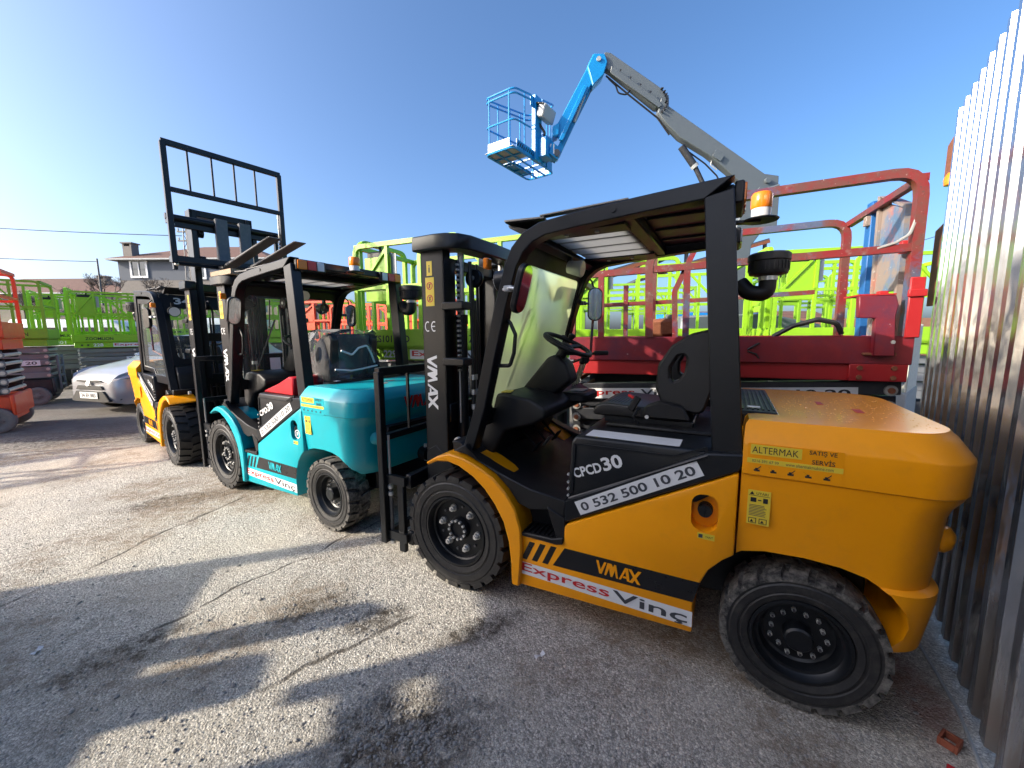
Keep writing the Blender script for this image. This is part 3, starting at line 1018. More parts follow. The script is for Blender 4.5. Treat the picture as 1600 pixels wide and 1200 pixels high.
    ai.lathe([(.05, 0), (.10, .012), (.105, .03), (.105, .085), (.112, .09), (.112, .125), (.10, .135), (0, .142)], PL, (px_, py_, 1.868), (0, 0, 1), 28)
    for k in range(28):
        a = 2 * math.pi * k / 28
        ai.box((px_ + .105 * math.cos(a), py_ + .105 * math.sin(a), 1.925), (.006, .006, .05), PL, rot=(0, 0, a))
    ai.build("air_intake", root)

    # ---- dash, column, steering wheel
    d = MB()
    d.prism([(-.02, .66), (-.06, 1.08), (-.12, 1.165), (-.22, 1.185), (-.40, 1.165), (-.50, 1.115), (-.50, 1.06), (-.42, 1.015), (-.24, .96), (-.15, .80), (-.14, .66)], -.47, .40, PL, bev=.02, seg=3)
    d.box((-.22, .33, 1.188), (.06, .09, .003), M['yellow'], rot=(0, 0, .3))
    d.prism(rrect(-.60, -.30, -.38, -.02, .05), 1.085, 1.150, PL, axis='z', bev=.015)
    d.box((-.50, -.16, 1.153), (.10, .12, .006), M['lightgrey'], rot=(0, .05, 0), bev=.002)
    for k in range(3):
        yy = -.30 - .05 * k
        d.tube([(-.40, yy, 1.15), (-.47, yy, 1.33)], .007, M['steel'], 6)
        d.lathe([(0, -.03), (.018, -.025), (.02, 0), (.014, .025), (0, .03)], PL, (-.475, yy, 1.345), (-.3, 0, 1), 10)
    d.build("dashboard", root)
    sc = MB()
    sc.prism([(-.16, 1.14), (-.37, 1.385), (-.43, 1.405), (-.50, 1.345), (-.535, 1.24), (-.40, 1.13)], -.065, .085, PL, bev=.022, seg=3)
    sc.cyl((-.42, .01, 1.37), (-.478, .01, 1.455), .032, PL, 14)
    sc.tube([(-.44, -.03, 1.40), (-.60, -.16, 1.40)], .008, PL, 6); sc.box((-.64, -.19, 1.405), (.10, .035, .03), PL, rot=(0, 0, .65), bev=.008)
    sc.tube([(-.43, -.03, 1.43), (-.40, -.13, 1.50)], .007, PL, 6); sc.box((-.395, -.14, 1.51), (.035, .03, .03), PL, bev=.008)
    sc.build("steering_column", root)
    sw = MB()
    nrm = Vector((-.43, 0, .90)).normalized(); ctr = Vector((-.482, .01, 1.465))
    ux = Vector((.90, 0, .43)).normalized(); uy = nrm.cross(ux)
    ring = [ctr + (ux * math.cos(2 * math.pi * k / 36) + uy * math.sin(2 * math.pi * k / 36)) * .155 for k in range(36)]
    sw.tube(ring, .0145, PL, 10, closed=True)
    for a in (0.3, 2.4, 4.5):
        sw.bar([ctr - nrm * .018, ctr + (ux * math.cos(a) + uy * math.sin(a)) * .15], .034, .014, PL, up=nrm)
    sw.lathe([(0, -.05), (.05, -.045), (.052, -.012), (.03, .002), (0, .004)], PL, ctr, nrm, 20)
    kc = ctr + (ux * .3 - uy * .95) * .155
    sw.lathe([(0, .055), (.02, .05), (.024, .035), (.014, .012), (.012, 0)], PL, kc, nrm, 12)
    sw.build("steering_wheel", root)
    pd = MB()
    for k, yy in enumerate((.10, -.06, -.22)):
        pd.tube([(-.16, yy, .93), (-.26, yy, .84), (-.30, yy, .80)], .009, K, 6)
        pd.box((-.315, yy, .80), (.012, .07, .085), M['chain'] if k == 1 else PL, rot=(0, R(-35), 0), bev=.004)
    pd.build("pedal", root)

    # ---- seat
    se = MB()
    S = M['seat']
    se.box((-1.02, 0, 1.062), (.46, .46, .04), K, bev=.006)
    cush = [(-.735, 1.078), (-.725, 1.10), (-.745, 1.135), (-.80, 1.150), (-1.10, 1.138), (-1.20, 1.15), (-1.20, 1.078)]
    se.prism(cush, -.245, .245, S, bev=.022, seg=3)
    for k in range(7):
        se.box((-.80 - .018 * k, 0, 1.149 - .0006 * k), (.007, .36, .006), S, bev=.002)
    back = [(-1.165, 1.13), (-1.195, 1.28), (-1.225, 1.42), (-1.265, 1.53), (-1.31, 1.55), (-1.345, 1.53), (-1.325, 1.40), (-1.29, 1.26), (-1.26, 1.12)]
    se.prism(back, -.17, .17, S, bev=.025, seg=3)
    for s in (1, -1):
        wing = [(-1.20, s * .20, 1.14), (-1.125, s * .235, 1.19), (-1.08, s * .245, 1.28), (-1.09, s * .245, 1.37), (-1.15, s * .235, 1.455), (-1.25, s * .19, 1.51), (-1.285, s * .18, 1.46), (-1.225, s * .205, 1.30)]
        oo = fillet([(p_[0], p_[1], 0) for p_ in [(-1.10, 1.15), (-1.058, 1.25), (-1.068, 1.37), (-1.13, 1.47), (-1.22, 1.53), (-1.32, 1.555), (-1.365, 1.50), (-1.335, 1.28), (-1.29, 1.12)]], .05, 3, True)
        hc = Vector((-1.165, 1.355))
        ii = []
        for p_ in oo:
            a_ = math.atan2(p_.y - hc.y, p_.x - hc.x)
            un_, ud_ = math.cos(a_) * .954 + math.sin(a_) * .30, math.cos(a_) * -.30 + math.sin(a_) * .954
            ii.append((hc.x + .034 * un_ * .954 - .070 * ud_ * .30, hc.y + .034 * un_ * .30 + .070 * ud_ * .954))
        se.ribbon([(p_.x, p_.y) for p_ in oo], [(q_[0], q_[1]) for q_ in ii], s * .165, s * .245, S, closed=True, bev=.012)
        se.prism([(-1.0, 1.09), (-1.02, 1.16), (-1.09, 1.19), (-1.20, 1.17), (-1.24, 1.09)], s * .245, s * .285, PL, bev=.012)
        se.cyl((-1.03, s * .285, 1.10), (-1.03, s * .292, 1.10), .010, M['steel'], 12)
    se.build("seat", root)
    bk = MB()
    bk.tube([(-.99, .30, 1.06), (-.965, .31, 1.10), (-.99, .29, 1.15)], .006, K, 6)
    bk.box((-.965, .285, 1.165), (.035, .03, .085), PL, rot=(0, R(-28), 0), bev=.006)
    bk.box((-.947, .285, 1.203), (.034, .024, .014), M['redvinyl'], rot=(0, R(-28), 0), bev=.003)
    bk.build("seat_belt_buckle", root)
    if redcover:
        rc = MB()
        rc.prism([(-.74, 1.035), (-.80, 1.06), (-1.0, 1.12), (-1.18, 1.19), (-1.25, 1.19), (-1.25, 1.03)], .26, .54, M['redplastic'], bev=.02)
        rc.build("red_cover", root)
        wr = MB()
        def bag(z, k):
            out_ = []
            for i in range(28):
                a = 2 * math.pi * i / 28
                rr_ = 1 + .10 * math.sin(3 * a + k) + .07 * math.sin(7 * a + 2 * k) + rng.uniform(-.03, .03)
                out_.append((-1.20 + .21 * rr_ * math.cos(a) * (1 - .12 * k / 5), .31 * rr_ * math.sin(a), z + .02 * math.sin(5 * a + k)))
            return out_
        wr.loft([bag(1.06 + .085 * k, k) for k in range(7)], M['wrap'], cap=False)
        top = bag(1.06 + .085 * 6, 6)
        wr.raw(top, [tuple(range(28))], M['wrap'])
        wr.build("seat_wrap", root, smooth=25)
        tp_ = MB()
        tp_.tube([(-1.43, .20, 1.40), (-1.44, .10, 1.36), (-1.45, .04, 1.42), (-1.45, -.05, 1.44), (-1.44, -.10, 1.36), (-1.43, -.14, 1.28)], .009, M['white'], 6, fil=.03)
        tp_.tube([(-1.42, .26, 1.24), (-1.44, .12, 1.22), (-1.44, 0, 1.23), (-1.44, -.16, 1.25)], .008, M['white'], 6)
        tp_.build("wrap_tie", root)
    if cab:
        cb = MB()
        for s in (1, -1):
            # door frame with glass
            dO = [(-.17, .95), (-.25, 1.36), (-.36, 1.80), (-.50, 1.98), (-1.25, 2.03), (-1.33, 1.08), (-.78, 1.06), (-.70, .95)]
            dI = [(-.24, 1.05), (-.31, 1.36), (-.41, 1.78), (-.53, 1.92), (-1.20, 1.965), (-1.27, 1.14), (-.80, 1.12), (-.72, 1.05)]
            cb.ribbon(dO, dI, s * .515, s * .540, K, closed=True, bev=.004)
        cb.build("cab_door_frame", root)
        cg = MB()
        for s in (1, -1):
            cg.raw([(p[0], s * .528, p[1]) for p in dI], [tuple(range(len(dI)))], M['glass'])
        cg.build("cab_door_glass", root, smooth=0)
        bp = MB()
        T2 = frame((-.115, 0, .92), (0, 1, 0), o1 - o0)
        bmx = MB(); bmx.box((0, .02, 0), (.98, .46, .02), K)
        bp.raw([T2 @ v_ for v_ in bmx.v], bmx.f, K)
        bp.box((-.12, -.30, 1.03), (.004, .14, .06), M['white'], rot=(0, R(-15), 0))
        bp.build("cab_front_panel", root)

    # ---- mast
    def mast_rails(nm, z0, z1, yo, yi, x0, x1, wt=.028, ft=.016):
        q = MB()
        for s in (1, -1):
            q.box(((x0 + x1) / 2, s * (yo - wt / 2), (z0 + z1) / 2), (x1 - x0, wt, z1 - z0), K, bev=.003)
            for xx in (x0 + ft / 2, x1 - ft / 2):
                q.box((xx, s * (yi + yo) / 2, (z0 + z1) / 2), (ft, yo - yi, z1 - z0), K, bev=.003)
        return q
    om = mast_rails("m", .09, 2.06, .385, .315, .20, .385)
    ch = [(.42, .43), (.24, .435), (.16, .42), (.09, .37), (.055, .28), (.045, 0), (.055, -.28), (.09, -.37), (.16, -.42), (.24, -.435), (.42, -.43), (.42, -.33), (.30, -.30), (.20, -.26), (.17, 0), (.20, .26), (.30, .30), (.42, .33)]
    bmx = MB(); bmx.prism([(c_[0], c_[1]) for c_ in ch], 2.055, 2.145, K, axis='z', bev=.008)
    om.raw(bmx.v, bmx.f, K)
    for zz in (.30, 1.02):
        om.box((.21, 0, zz), (.035, .72, .12), K, bev=.006)
    for s in (1, -1):
        om.box((.135, s * .35, 1.71), (.17, .10, .05), K, bev=.008); om.box((.135, s * .35, 1.36), (.17, .10, .05), K, bev=.008)
        om.prism([(.385, .10), (.385, .75), (.30, .80), (.14, .66), (.06, .40), (.06, .25), (.2, .10)], s * .345, s * .39, K, bev=.006)
    om.build("outer_mast", root)
    im = mast_rails("m", .12 + lift * .42, 2.02 + lift * .42, .31, .245, .215, .37)
    im.box((.29, 0, 1.99 + lift * .42), (.12, .52, .07), K, bev=.006)
    im.box((.25, 0, .6 + lift * .42), (.04, .52, .10), K, bev=.006)
    im.build("inner_mast", root)
    for s in (1, -1):
        lc = MB()
        lc.cyl((.165, s * .255, .15), (.165, s * .255, 1.62), .036, K, 16)
        lc.cyl((.165, s * .255, 1.62), (.165, s * .255, 2.05), .020, M['chain'], 14)
        lc.cyl((.165, s * .255, 1.60), (.165, s * .255, 1.66), .042, K, 16)
        lc.build("lift_cylinder", root)
    hs = MB()
    for k, (yy, xx) in enumerate(((.215, .12), (.19, .12), (.14, .14), (.11, .14), (-.12, .14), (-.15, .14), (-.20, .12))):
        hs.tube([(xx, yy, 2.0 - .12 * (k % 3)), (xx - .012, yy, 1.5), (xx - .01, yy, 1.0), (xx - .05, yy + .02, .78), (xx - .02, yy + .05, .62)], .010 if k % 2 else .013, M['hose'], 8, fil=.1)
    for yy in (.215, .19):
        for zz in (.93, 1.03, 1.13, 1.23):
            hs.cyl((.108, yy, zz), (.108, yy, zz + .035), .016, M['steel'], 8)
        hs.cyl((.108, yy, .90), (.108, yy, 1.28), .009, M['chain'], 8)
    hs.build("mast_hoses", root)
    for s in (1, -1):
        ck = MB()
        z = 1.30
        while z < 1.99:
            ck.box((.155, s * .300, z), (.018, .030, .014), M['chain'], bev=.003)
            ck.box((.155, s * .300, z + .016), (.010, .018, .016), K)
            z += .032
        ck.cyl((.155, s * .300, .95), (.155, s * .300, 1.30), .006, M['chain'], 8)
        ck.build("lift_chain", root)
    for s in (1, -1):
        pu = MB()
        pu.lathe([(0, -.022), (.058, -.022), (.060, -.012), (.048, -.008), (.048, .008), (.060, .012), (.058, .022), (0, .022)], K, (.12, s * .165, 1.90), (0, 1, 0), 24)
        pu.cyl((.12, s * .14, 1.90), (.12, s * .195, 1.90), .016, M['steel'], 12)
        pu.build("chain_pulley", root)
    for s in (1, -1):
        tc_ = MB()
        tc_.cyl((.12, s * .33, .62), (-.25, s * .33, .58), .035, K, 14); tc_.cyl((.20, s * .33, .63), (.10, s * .33, .62), .02, M['steel'], 12)
        tc_.cyl((.10, s * .40, .86), (.10, s * .425, .86), .022, M['steel'], 12)
        tc_.build("tilt_cylinder", root)
    # stickers on both mast flanks (text reads downwards)
    for s in (1, -1):
        T = frame((0, s * .3855, 0), (-s, 0, 0), (0, 0, 1))
        mk = MB()
        def u(x): return -x if s > 0 else x
        uc = u(.315)
        mk.plate(T, uc - .022, 1.905, .044, .09, M['yellow'], z=.001)
        mk.text("i", T, uc - .006, 1.925, .012, .045, M['darkvinyl'], 0, .002)
        mk.plate(T, uc - .035, 1.715, .070, .18, M['yellow'], z=.001)
        for zz in (1.78, 1.835):
            pass
        for k in range(2):
            zc = 1.762 + .08 * k
            mk.lathe([(.024, 0), (.024, .0016), (.019, .0016), (.019, 0)], M['redvinyl'], T @ Vector((uc, zc, .001)), (0, s, 0), 20)
            mk.poly(T, [(uc - .015, zc - .018), (uc - .011, zc - .020), (uc + .016, zc + .017), (uc + .012, zc + .02)], M['redvinyl'], .0024)
            mk.plate(T, uc - .006, zc - .012, .010, .024, M['darkvinyl'], z=.0018)
        mk.build("mast_warning_label", root)
        ce = MB()
        for (cc, bar_) in ((uc - .026, False), (uc + .026, True)):
            arc_o = [(cc + .024 * math.cos(R(a)), 1.585 + .034 * math.sin(R(a))) for a in range(60, 301, 20)]
            arc_i = [(cc + .017 * math.cos(R(a)), 1.585 + .026 * math.sin(R(a))) for a in range(60, 301, 20)]
            for a in range(len(arc_o) - 1):
                ce.poly(T, [arc_o[a], arc_o[a + 1], arc_i[a + 1], arc_i[a]], M['white'], .0012)
            if bar_:
                ce.plate(T, cc - .022, 1.582, .030, .007, M['white'], z=.0013)
        ce.build("conformity_mark", root)
        vm = MB()
        Tv = T @ Matrix.Translation((uc, 1.40, 0)) @ Matrix.Rotation(R(-90), 4, 'Z')
        logo_letters(vm, Tv, 0, -.04, .36, .082, M['white'], .0012)
        vm.build("mast_lettering", root)

    # ---- carriage and load backrest
    zb = lift
    ca = MB()
    for zz in (.16, .56):
        ca.box((.44, 0, zb + zz), (.045, 1.04, .10), K, bev=.006)
    for s in (1, -1):
        ca.box((.42, s * .30, zb + .36), (.05, .05, .52), K, bev=.005)
        ca.box((.505, s * .515, zb + .30), (.055, .035, .50), K, bev=.004)
        ca.cyl((.36, s * .24, zb + .2), (.36, s * .20, zb + .2), .05, K, 14); ca.cyl((.36, s * .24, zb + .5), (.36, s * .20, zb + .5), .05, K, 14)
        ca.cyl((.60, s * .522, zb + .12), (.60, s * .522, zb + .50), .013, M['grey'], 10); ca.cyl((.60, s * .522, zb + .50), (.60, s * .522, zb + .86), .009, M['chain'], 10)
        for zz in (.10, .45, .50):
            ca.lathe([(0, -.02), (.018, -.012), (.02, 0), (.018, .012), (0, .02)], M['steel'], (.60, s * .522, zb + zz), (0, 0, 1), 12)
    if lift > 0:
        ca.cyl((.475, -.55, zb + .60), (.475, .55, zb + .60), .034, K, 14)
    ca.build("fork_carriage", root)
    br = MB()
    top = 1.31
    if lift > 0: top = 1.31
    br.box((.64, 0, zb + top - .02), (.045, 1.12, .055), K, bev=.004)
    for s in (1, -1):
        br.box((.64, s * .545, zb + (.08 + top) / 2 + .0), (.048, .05, top - .12), K, bev=.004)
        br.box((.55, s * .53, zb + .16), (.20, .03, .06), K); br.box((.55, s * .53, zb + .56), (.20, .03, .06), K)
    br.box((.64, 0, zb + .84), (.040, 1.05, .045), K, bev=.003)
    br.box((.64, 0, zb + .15), (.040, 1.05, .06), K, bev=.003)
    for yy in (-.35, -.14, .07, .28):
        br.box((.64, yy, zb + 1.06), (.018, .016, .42), K)
    br.build("load_backrest", root)
    if forks:
        for yy in (-.06, .175):
            fk = MB()
            fk.prism([(.47, zb + .66), (.525, zb + .66), (.535, zb + .18), (.60, zb + .135), (1.84, zb + .272), (1.86, zb + .262), (.56, zb + .095), (.485, zb + .10)], yy - .060, yy + .060, M['grey'], bev=.006)
            fk.build("fork", root)
    return root


def logo_letters(mb, T, x, y, w, h, mat, z):
    """four slanted angular capitals, drawn as polygons in a unit box"""
    V = [[(0, 1), (.055, 1), (.105, .35), (.185, 1), (.235, 1), (.13, 0), (.075, 0)]]
    Mm = [[(.19, 0), (.235, 0), (.30, .62), (.345, .62), (.355, 1), (.26, 1)], [(.30, .62), (.33, 0), (.375, 0), (.43, .55), (.345, .62)], [(.355, 1), (.345, .62), (.43, .55), (.46, 0), (.505, 0), (.455, 1), (.41, 1), (.385, .78)]]
    A = [[(.52, 0), (.565, 0), (.66, .70), (.70, 0), (.76, 0), (.715, 1), (.65, 1)], [(.60, .18), (.705, .18), (.70, .34), (.625, .34)]]
    X = [[(.72, 1), (.79, 1), (.99, 0), (.915, 0)], [(.745, 0), (.82, 0), (1.0, 1), (.93, 1)]]
    k = 0
    for grp in (V, Mm, A, X):
        for pl in grp:
            k += 1
            mb.raw([T @ Vector((x + p[0] * w, y + p[1] * h, z + .0002 * k)) for p in pl], [tuple(range(len(pl)))], mat)
# ---------------------------------------------------------------- scissor lifts
def build_scissor(label, loc, rz, paint='green', L=2.47, Wd=1.15, dz0=1.23, dz1=1.60, rail=2.60, arms='liftgreylight', base='liftdark',
                  group='scissor lifts in rows', name_txt=None, num=None, strip=None, gate=True, tops=True, arm_txt=None, box=True, ladder=True):
    P = M[paint]; A = M[arms]; B = M[base]
    root = thing("scissor_lift", label, "scissor lift", (loc[0], loc[1], 0), rz, group)
    b = MB()
    b.box((L / 2, Wd / 2, .38), (L * .96, Wd * .72, .42), B, bev=.03)
    b.box((L / 2, .10, .46), (L * .50, .16, .26), B, bev=.02); b.box((L / 2, Wd - .10, .46), (L * .50, .16, .26), B, bev=.02)
    for xx in (.03, L - .03):
        b.box((xx, Wd / 2, .44), (.05, Wd * .9, .34), B, bev=.015)
    b.build("chassis", root)
    wb = MB()
    wb.lathe([(.0, .07), (.03, .072), (.05, .055), (.10, .05), (.13, .062), (.185, .065), (.20, .055), (.20, -.055), (.185, -.065), (0, -.06)], M['liftwheel'], n=32)
    for k in range(5):
        a = 2 * math.pi * k / 5
        wb.cyl((.075 * math.cos(a), .05, .075 * math.sin(a)), (.075 * math.cos(a), .062, .075 * math.sin(a)), .012, M['grey'], 8)
    me = wb.mesh("lift_wheel")
    for xx in (.30, L - (.22 if not ladder else .30)):
        for yy, rz_ in ((.10, math.pi), (Wd - .10, 0)):
            w_ = bpy.data.objects.new("wheel", me); COL.objects.link(w_); w_.parent = root
            w_.location = (xx, yy, .20); w_.rotation_euler = (0, .4, rz_)
    s = MB()
    n = 5
    zs, ze = .60, dz0 - .02
    hh = (ze - zs) / n
    for k in range(n):
        zc = zs + hh * (k + .5)
        for yy in (.16, Wd - .16):
            s.box((L / 2, yy + (.035 if k % 2 else -.03), zc), (L * .94, .05, hh * .93), A, rot=(0, R(.5 if k % 2 else -.5), 0), bev=.006)
        for xx in (.09, L - .09, L / 2):
            s.cyl((xx, .06, zc), (xx, Wd - .06, zc), hh * .22, M['chain'], 14)
            s.lathe([(hh * .18, 0), (hh * .36, 0), (hh * .36, .012), (hh * .18, .012)], M['liftgreylight'], (xx, .085, zc), (0, -1, 0), 16)
    s.build("scissor_arms", root)
    lad = MB()
    for yy in (Wd * .30, Wd * .70):
        lad.box((L + .03, yy, .72), (.04, .07, .80), A, bev=.006)
    for k in range(4):
        lad.box((L + .035, Wd / 2, .42 + .22 * k), (.03, Wd * .4, .05), A, bev=.004)
    if ladder:
        lad.build("ladder", root)
    d = MB()
    zm = dz0 + (dz1 - dz0) * .40
    d.box((L / 2, Wd / 2, (dz0 + zm) / 2), (L - .06, Wd - .05, zm - dz0), P, bev=.01)
    d.box((L / 2, Wd / 2, zm + .02), (L, Wd, .04), P, bev=.006)
    for yy in (.012, Wd - .012):
        d.box((L / 2, yy, (zm + dz1) / 2), (L, .024, dz1 - zm), P, bev=.004)
    for xx in (.012, L - .012):
        d.box((xx, Wd / 2, (zm + dz1) / 2), (.024, Wd - .05, dz1 - zm), P, bev=.004)
    for xx in (.18, .30):
        d.cyl((xx, -.004, (dz0 + zm) / 2), (xx, .03, (dz0 + zm) / 2), .022, M['darkvinyl'], 14)
    d.build("platform_deck", root)
    g = MB()
    t = .052
    for yy in (.02, Wd - .02):
        g.bar([(.03, yy, dz1 - .1), (.03, yy, rail), (L * .62, yy, rail), (L * .62, yy, dz1 - .1)], t, t, P, fil=.10)
        g.bar([(L * .40, yy, dz1 - .1), (L * .40, yy, rail - .10), (L - .03, yy, rail - .10), (L - .03, yy, dz1 - .1)], t * .9, t * .9, P, fil=.10)
        g.bar([(.03, yy, (dz1 + rail) / 2), (L * .62, yy, (dz1 + rail) / 2)], t * .8, t * .8, P)
        g.bar([(L * .40, yy, (dz1 + rail) / 2 - .09), (L - .03, yy, (dz1 + rail) / 2 - .09)], t * .8, t * .8, P)
        for xx in (L * .21, L * .5, L * .81):
            g.bar([(xx, yy, dz1 - .1), (xx, yy, rail - (.0 if xx < L * .6 else .10))], t * .8, t * .8, P)
        g.bar([(L * .62, yy, rail - .05), (L * .81, yy, dz1 + .45)], t * .6, t * .6, P)
        g.bar([(L * .03, yy, dz1 + .5), (L * .21, yy, rail - .05)], t * .6, t * .6, P)
    for xx in (.03, L - .03):
        zz = rail if xx < 1 else rail - .10
        g.bar([(xx, .02, zz), (xx, Wd - .02, zz)], t, t, P); g.bar([(xx, .02, (dz1 + zz) / 2), (xx, Wd - .02, (dz1 + zz) / 2)], t * .8, t * .8, P)
    g.build("guard_rail", root)
    if gate:
        q = MB()
        q.bar([(-.02, Wd * .12, dz1), (-.02, Wd * .12, rail + .10), (-.02, Wd * .88, rail + .10), (-.02, Wd * .88, dz1)], t, t, P, fil=.12, up=(1, 0, 0))
        q.bar([(-.02, Wd * .30, dz1), (-.02, Wd * .30, rail - .32), (-.02, Wd * .70, rail - .32), (-.02, Wd * .70, dz1)], t * .8, t * .8, P, fil=.08, up=(1, 0, 0))
        q.box((-.02, Wd * .5, dz1 + .42), (.02, Wd * .42, .14), P, bev=.004)
        q.build("entry_gate", root)
    if box:
        cb = MB()
        cb.box((.34, .09, rail - .26), (.30, .12, .38), M['plastic'], bev=.02)
        cb.box((.36, .034, rail - .40), (.40, .012, .52), P, bev=.003)
        cb.cyl((.38, .08, rail - .10), (.38, .06, rail - .0), .018, M['plastic'], 10)
        cb.box((.56, .06, rail - .26), (.12, .01, .30), M['lightgrey'])
        cb.build("control_box", root)
    T = frame((0, 0, 0), (1, 0, 0), (0, 0, 1))
    st = MB()
    dark = M['darkvinyl']
    zc = (zm + dz1) / 2
    if name_txt:
        st.text(name_txt[0], T, .26, zc - .045, .56, .085, dark, .02, .002)
        st.text(name_txt[1], T, 1.62, zc - .045, .56, .085, dark, .01, .002)
    zs_ = (dz0 + zm) / 2
    zf = -.024 + .002
    if num:
        st.text(num, T, .40, zs_ - .045, .20, .09, M['white'], .03, zf)
    if strip:
        st.plate(T, .80, zs_ - .055, 1.25, .11, M['white'], z=zf)
        st.text("Express", T, .83, zs_ - .042, .68, .085, M['redvinyl'], .015, zf + .002)
        st.text("Vinç", T, 1.55, zs_ - .045, .44, .088, M['greyletter'], .015, zf + .002)
    if arm_txt:
        zz = zs + hh * 2.5
        st.plate(T, L * .42, zz - hh * .42, L * .50, hh * .84, M['white'], z=-.099)
        st.text(arm_txt, T, L * .44, zz - hh * .25, L * .46, hh * .5, M['greyletter'], .02, -.097)
    if st.v:
        st.build("lettering", root)
    return root


def build_red_lift(label, loc, rz):
    root = thing("scissor_lift", label, "scissor lift", (loc[0], loc[1], 0), rz, 'scissor lifts in rows')
    L, Wd = 2.47, 1.2
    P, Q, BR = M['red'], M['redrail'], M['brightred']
    b = MB()
    b.box((L / 2, Wd / 2, .36), (L * .98, Wd * .8, .44), M['liftdark'], bev=.02)
    b.box((L - .1, Wd / 2, .50), (.16, Wd * .9, .26), M['liftgreylight'], bev=.02)
    b.build("chassis", root)
    wb = MB(); wb.lathe([(0, .07), (.05, .055), (.13, .06), (.2, .065), (.215, .05), (.215, -.05), (.2, -.065), (0, -.06)], M['liftwheel'], n=32)
    me = wb.mesh("lift_wheel")
    for xx in (.35, L - .35):
        for yy, r_ in ((.08, math.pi), (Wd - .08, 0)):
            w_ = bpy.data.objects.new("wheel", me); COL.objects.link(w_); w_.parent = root
            w_.location = (xx, yy, .215); w_.rotation_euler = (0, 0, r_)
    s = MB()
    for k in range(5):
        zc = .63 + .118 * k
        for yy in (.10, Wd - .10):
            s.box((L / 2, yy + (.03 if k % 2 else -.02), zc - .035), (L * .99, .045, .106), M['liftdark'] if k else M['liftgrey'], rot=(0, R(-2.6), 0), bev=.006)
        for xx in (.06, L / 2, L - .08):
            s.cyl((xx, .03, zc), (xx, Wd - .03, zc), .022, M['rust'], 14)
            s.lathe([(.020, 0), (.040, 0), (.040, .02), (.020, .02)], M['frostplastic'], (xx, .06, zc), (0, -1, 0), 18)
    s.build("scissor_arms", root)
    d = MB()
    d.box((L / 2 + .01, Wd / 2, 1.235), (L - .04, Wd - .04, .13), BR, bev=.006)
    d.box((L / 2, Wd / 2, 1.32), (L, Wd, .05), P, bev=.005)
    for yy in (.012, Wd - .012):
        d.box((L / 2, yy, 1.40), (L, .026, .205), P, bev=.004)
    for xx in (.012, L - .012):
        d.box((xx, Wd / 2, 1.40), (.026, Wd - .06, .205), P, bev=.004)
    d.box((2.28, .010, 1.235), (.34, .030, .125), BR, bev=.003)
    for xx in (2.17, 2.37):
        for zz in (1.20, 1.27):
            d.cyl((xx, -.016, zz), (xx, .01, zz), .017, M['rust'], 12)
    d.box((1.0, -.002, 1.235), (.012, .02, .12), P)
    d.tube([(2.18, -.004, 1.375), (2.18, -.03, 1.372), (2.36, -.03, 1.372), (2.36, -.004, 1.375)], .008, M['rust'], 6)
    d.build("platform_deck", root)
    br = MB()
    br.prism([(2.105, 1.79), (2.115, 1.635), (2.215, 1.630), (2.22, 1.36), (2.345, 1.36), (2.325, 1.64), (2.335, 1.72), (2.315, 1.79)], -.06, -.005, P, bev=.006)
    br.prism([(2.105, 1.79), (2.315, 1.79), (2.315, 1.80), (2.105, 1.80)], -.06, .20, BR)  # brighter red top over the darker red front paints in sun and shade
    br.cyl((2.325, -.062, 1.46), (2.325, -.05, 1.46), .014, M['steel'], 10)
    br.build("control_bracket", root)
    g = MB()
    t = .062
    for yy in (.02, Wd - .02):
        g.bar([(.69, yy, 1.5), (.67, yy, 2.12), (.76, yy, 2.30), (1.02, yy, 2.52), (1.30, yy, 2.58), (2.42, yy, 2.62), (2.425, yy, 1.5)] if yy < .5 else [(.69, yy, 1.5), (.69, yy, 2.54), (2.42, yy, 2.58), (2.425, yy, 1.5)], t, t, Q, fil=.16)
        if yy < .5: g.bar([(.02, yy, 1.5), (.02, yy, 2.05), (2.40, yy, 2.115)], t * .85, t * .85, Q, fil=.10)
        if yy > .5: g.bar([(.02, yy, 1.86), (1.2, yy, 1.89), (2.2, yy, 1.93)], t * .55, t * .7, Q)
        for xx in ((.28, .98) if yy < .5 else (.40,)):
            g.bar([(xx, yy, 1.5), (xx - .01, yy, 2.08)], t * .8, t * .8, Q)
    g.bar([(.90, .05, 1.5), (.88, .05, 1.88), (1.10, .05, 2.40), (1.22, .05, 2.56)], t * .7, t * .7, Q, fil=.1)
    g.bar([(.02, .02, 2.05), (.02, Wd - .02, 2.05)], t * .8, t * .8, Q)
    g.bar([(2.43, .02, 2.58), (2.43, Wd - .02, 2.55)], t * .8, t * .8, Q)
    g.box((2.445, .02, 1.70), (.085, .075, .42), BR, bev=.006); g.box((2.445, .012, 1.80), (.10, .09, .05), BR, bev=.004)
    g.box((2.30, .10, 1.66), (.055, .05, .34), BR, bev=.004)
    g.tube([(2.40, .0, 2.30), (2.37, -.01, 2.20), (2.30, -.01, 2.15), (2.20, 0, 2.12)], .010, M['frostplastic'], 6, fil=.05)
    g.build("guard_rail", root)
    gt = MB()
    gt.prism([(.28, 1.85), (.28, 2.44), (.62, 2.58), (.62, 1.85)], 2.455, 2.480, M['rustgate'], axis='x', bev=.003)
    gt.bar([(2.47, .27, 1.5), (2.47, .27, 2.46), (2.47, .64, 2.64), (2.47, .64, 1.5)], .04, .045, M['rustgate'], up=(1, 0, 0))
    gt.box((2.44, .20, 2.15), (.05, .05, .09), BR, bev=.004)
    gt.build("entry_gate", root)
    bl = MB()
    bl.box((2.47, .80, 2.06), (.075, .10, 1.16), M['bluerail'], bev=.006)
    bl.box((2.50, .80, 2.10), (.03, .04, 1.0), M['bluerail'])
    bl.box((2.43, .78, 2.48), (.06, .05, .08), M['rustgate'], bev=.004)
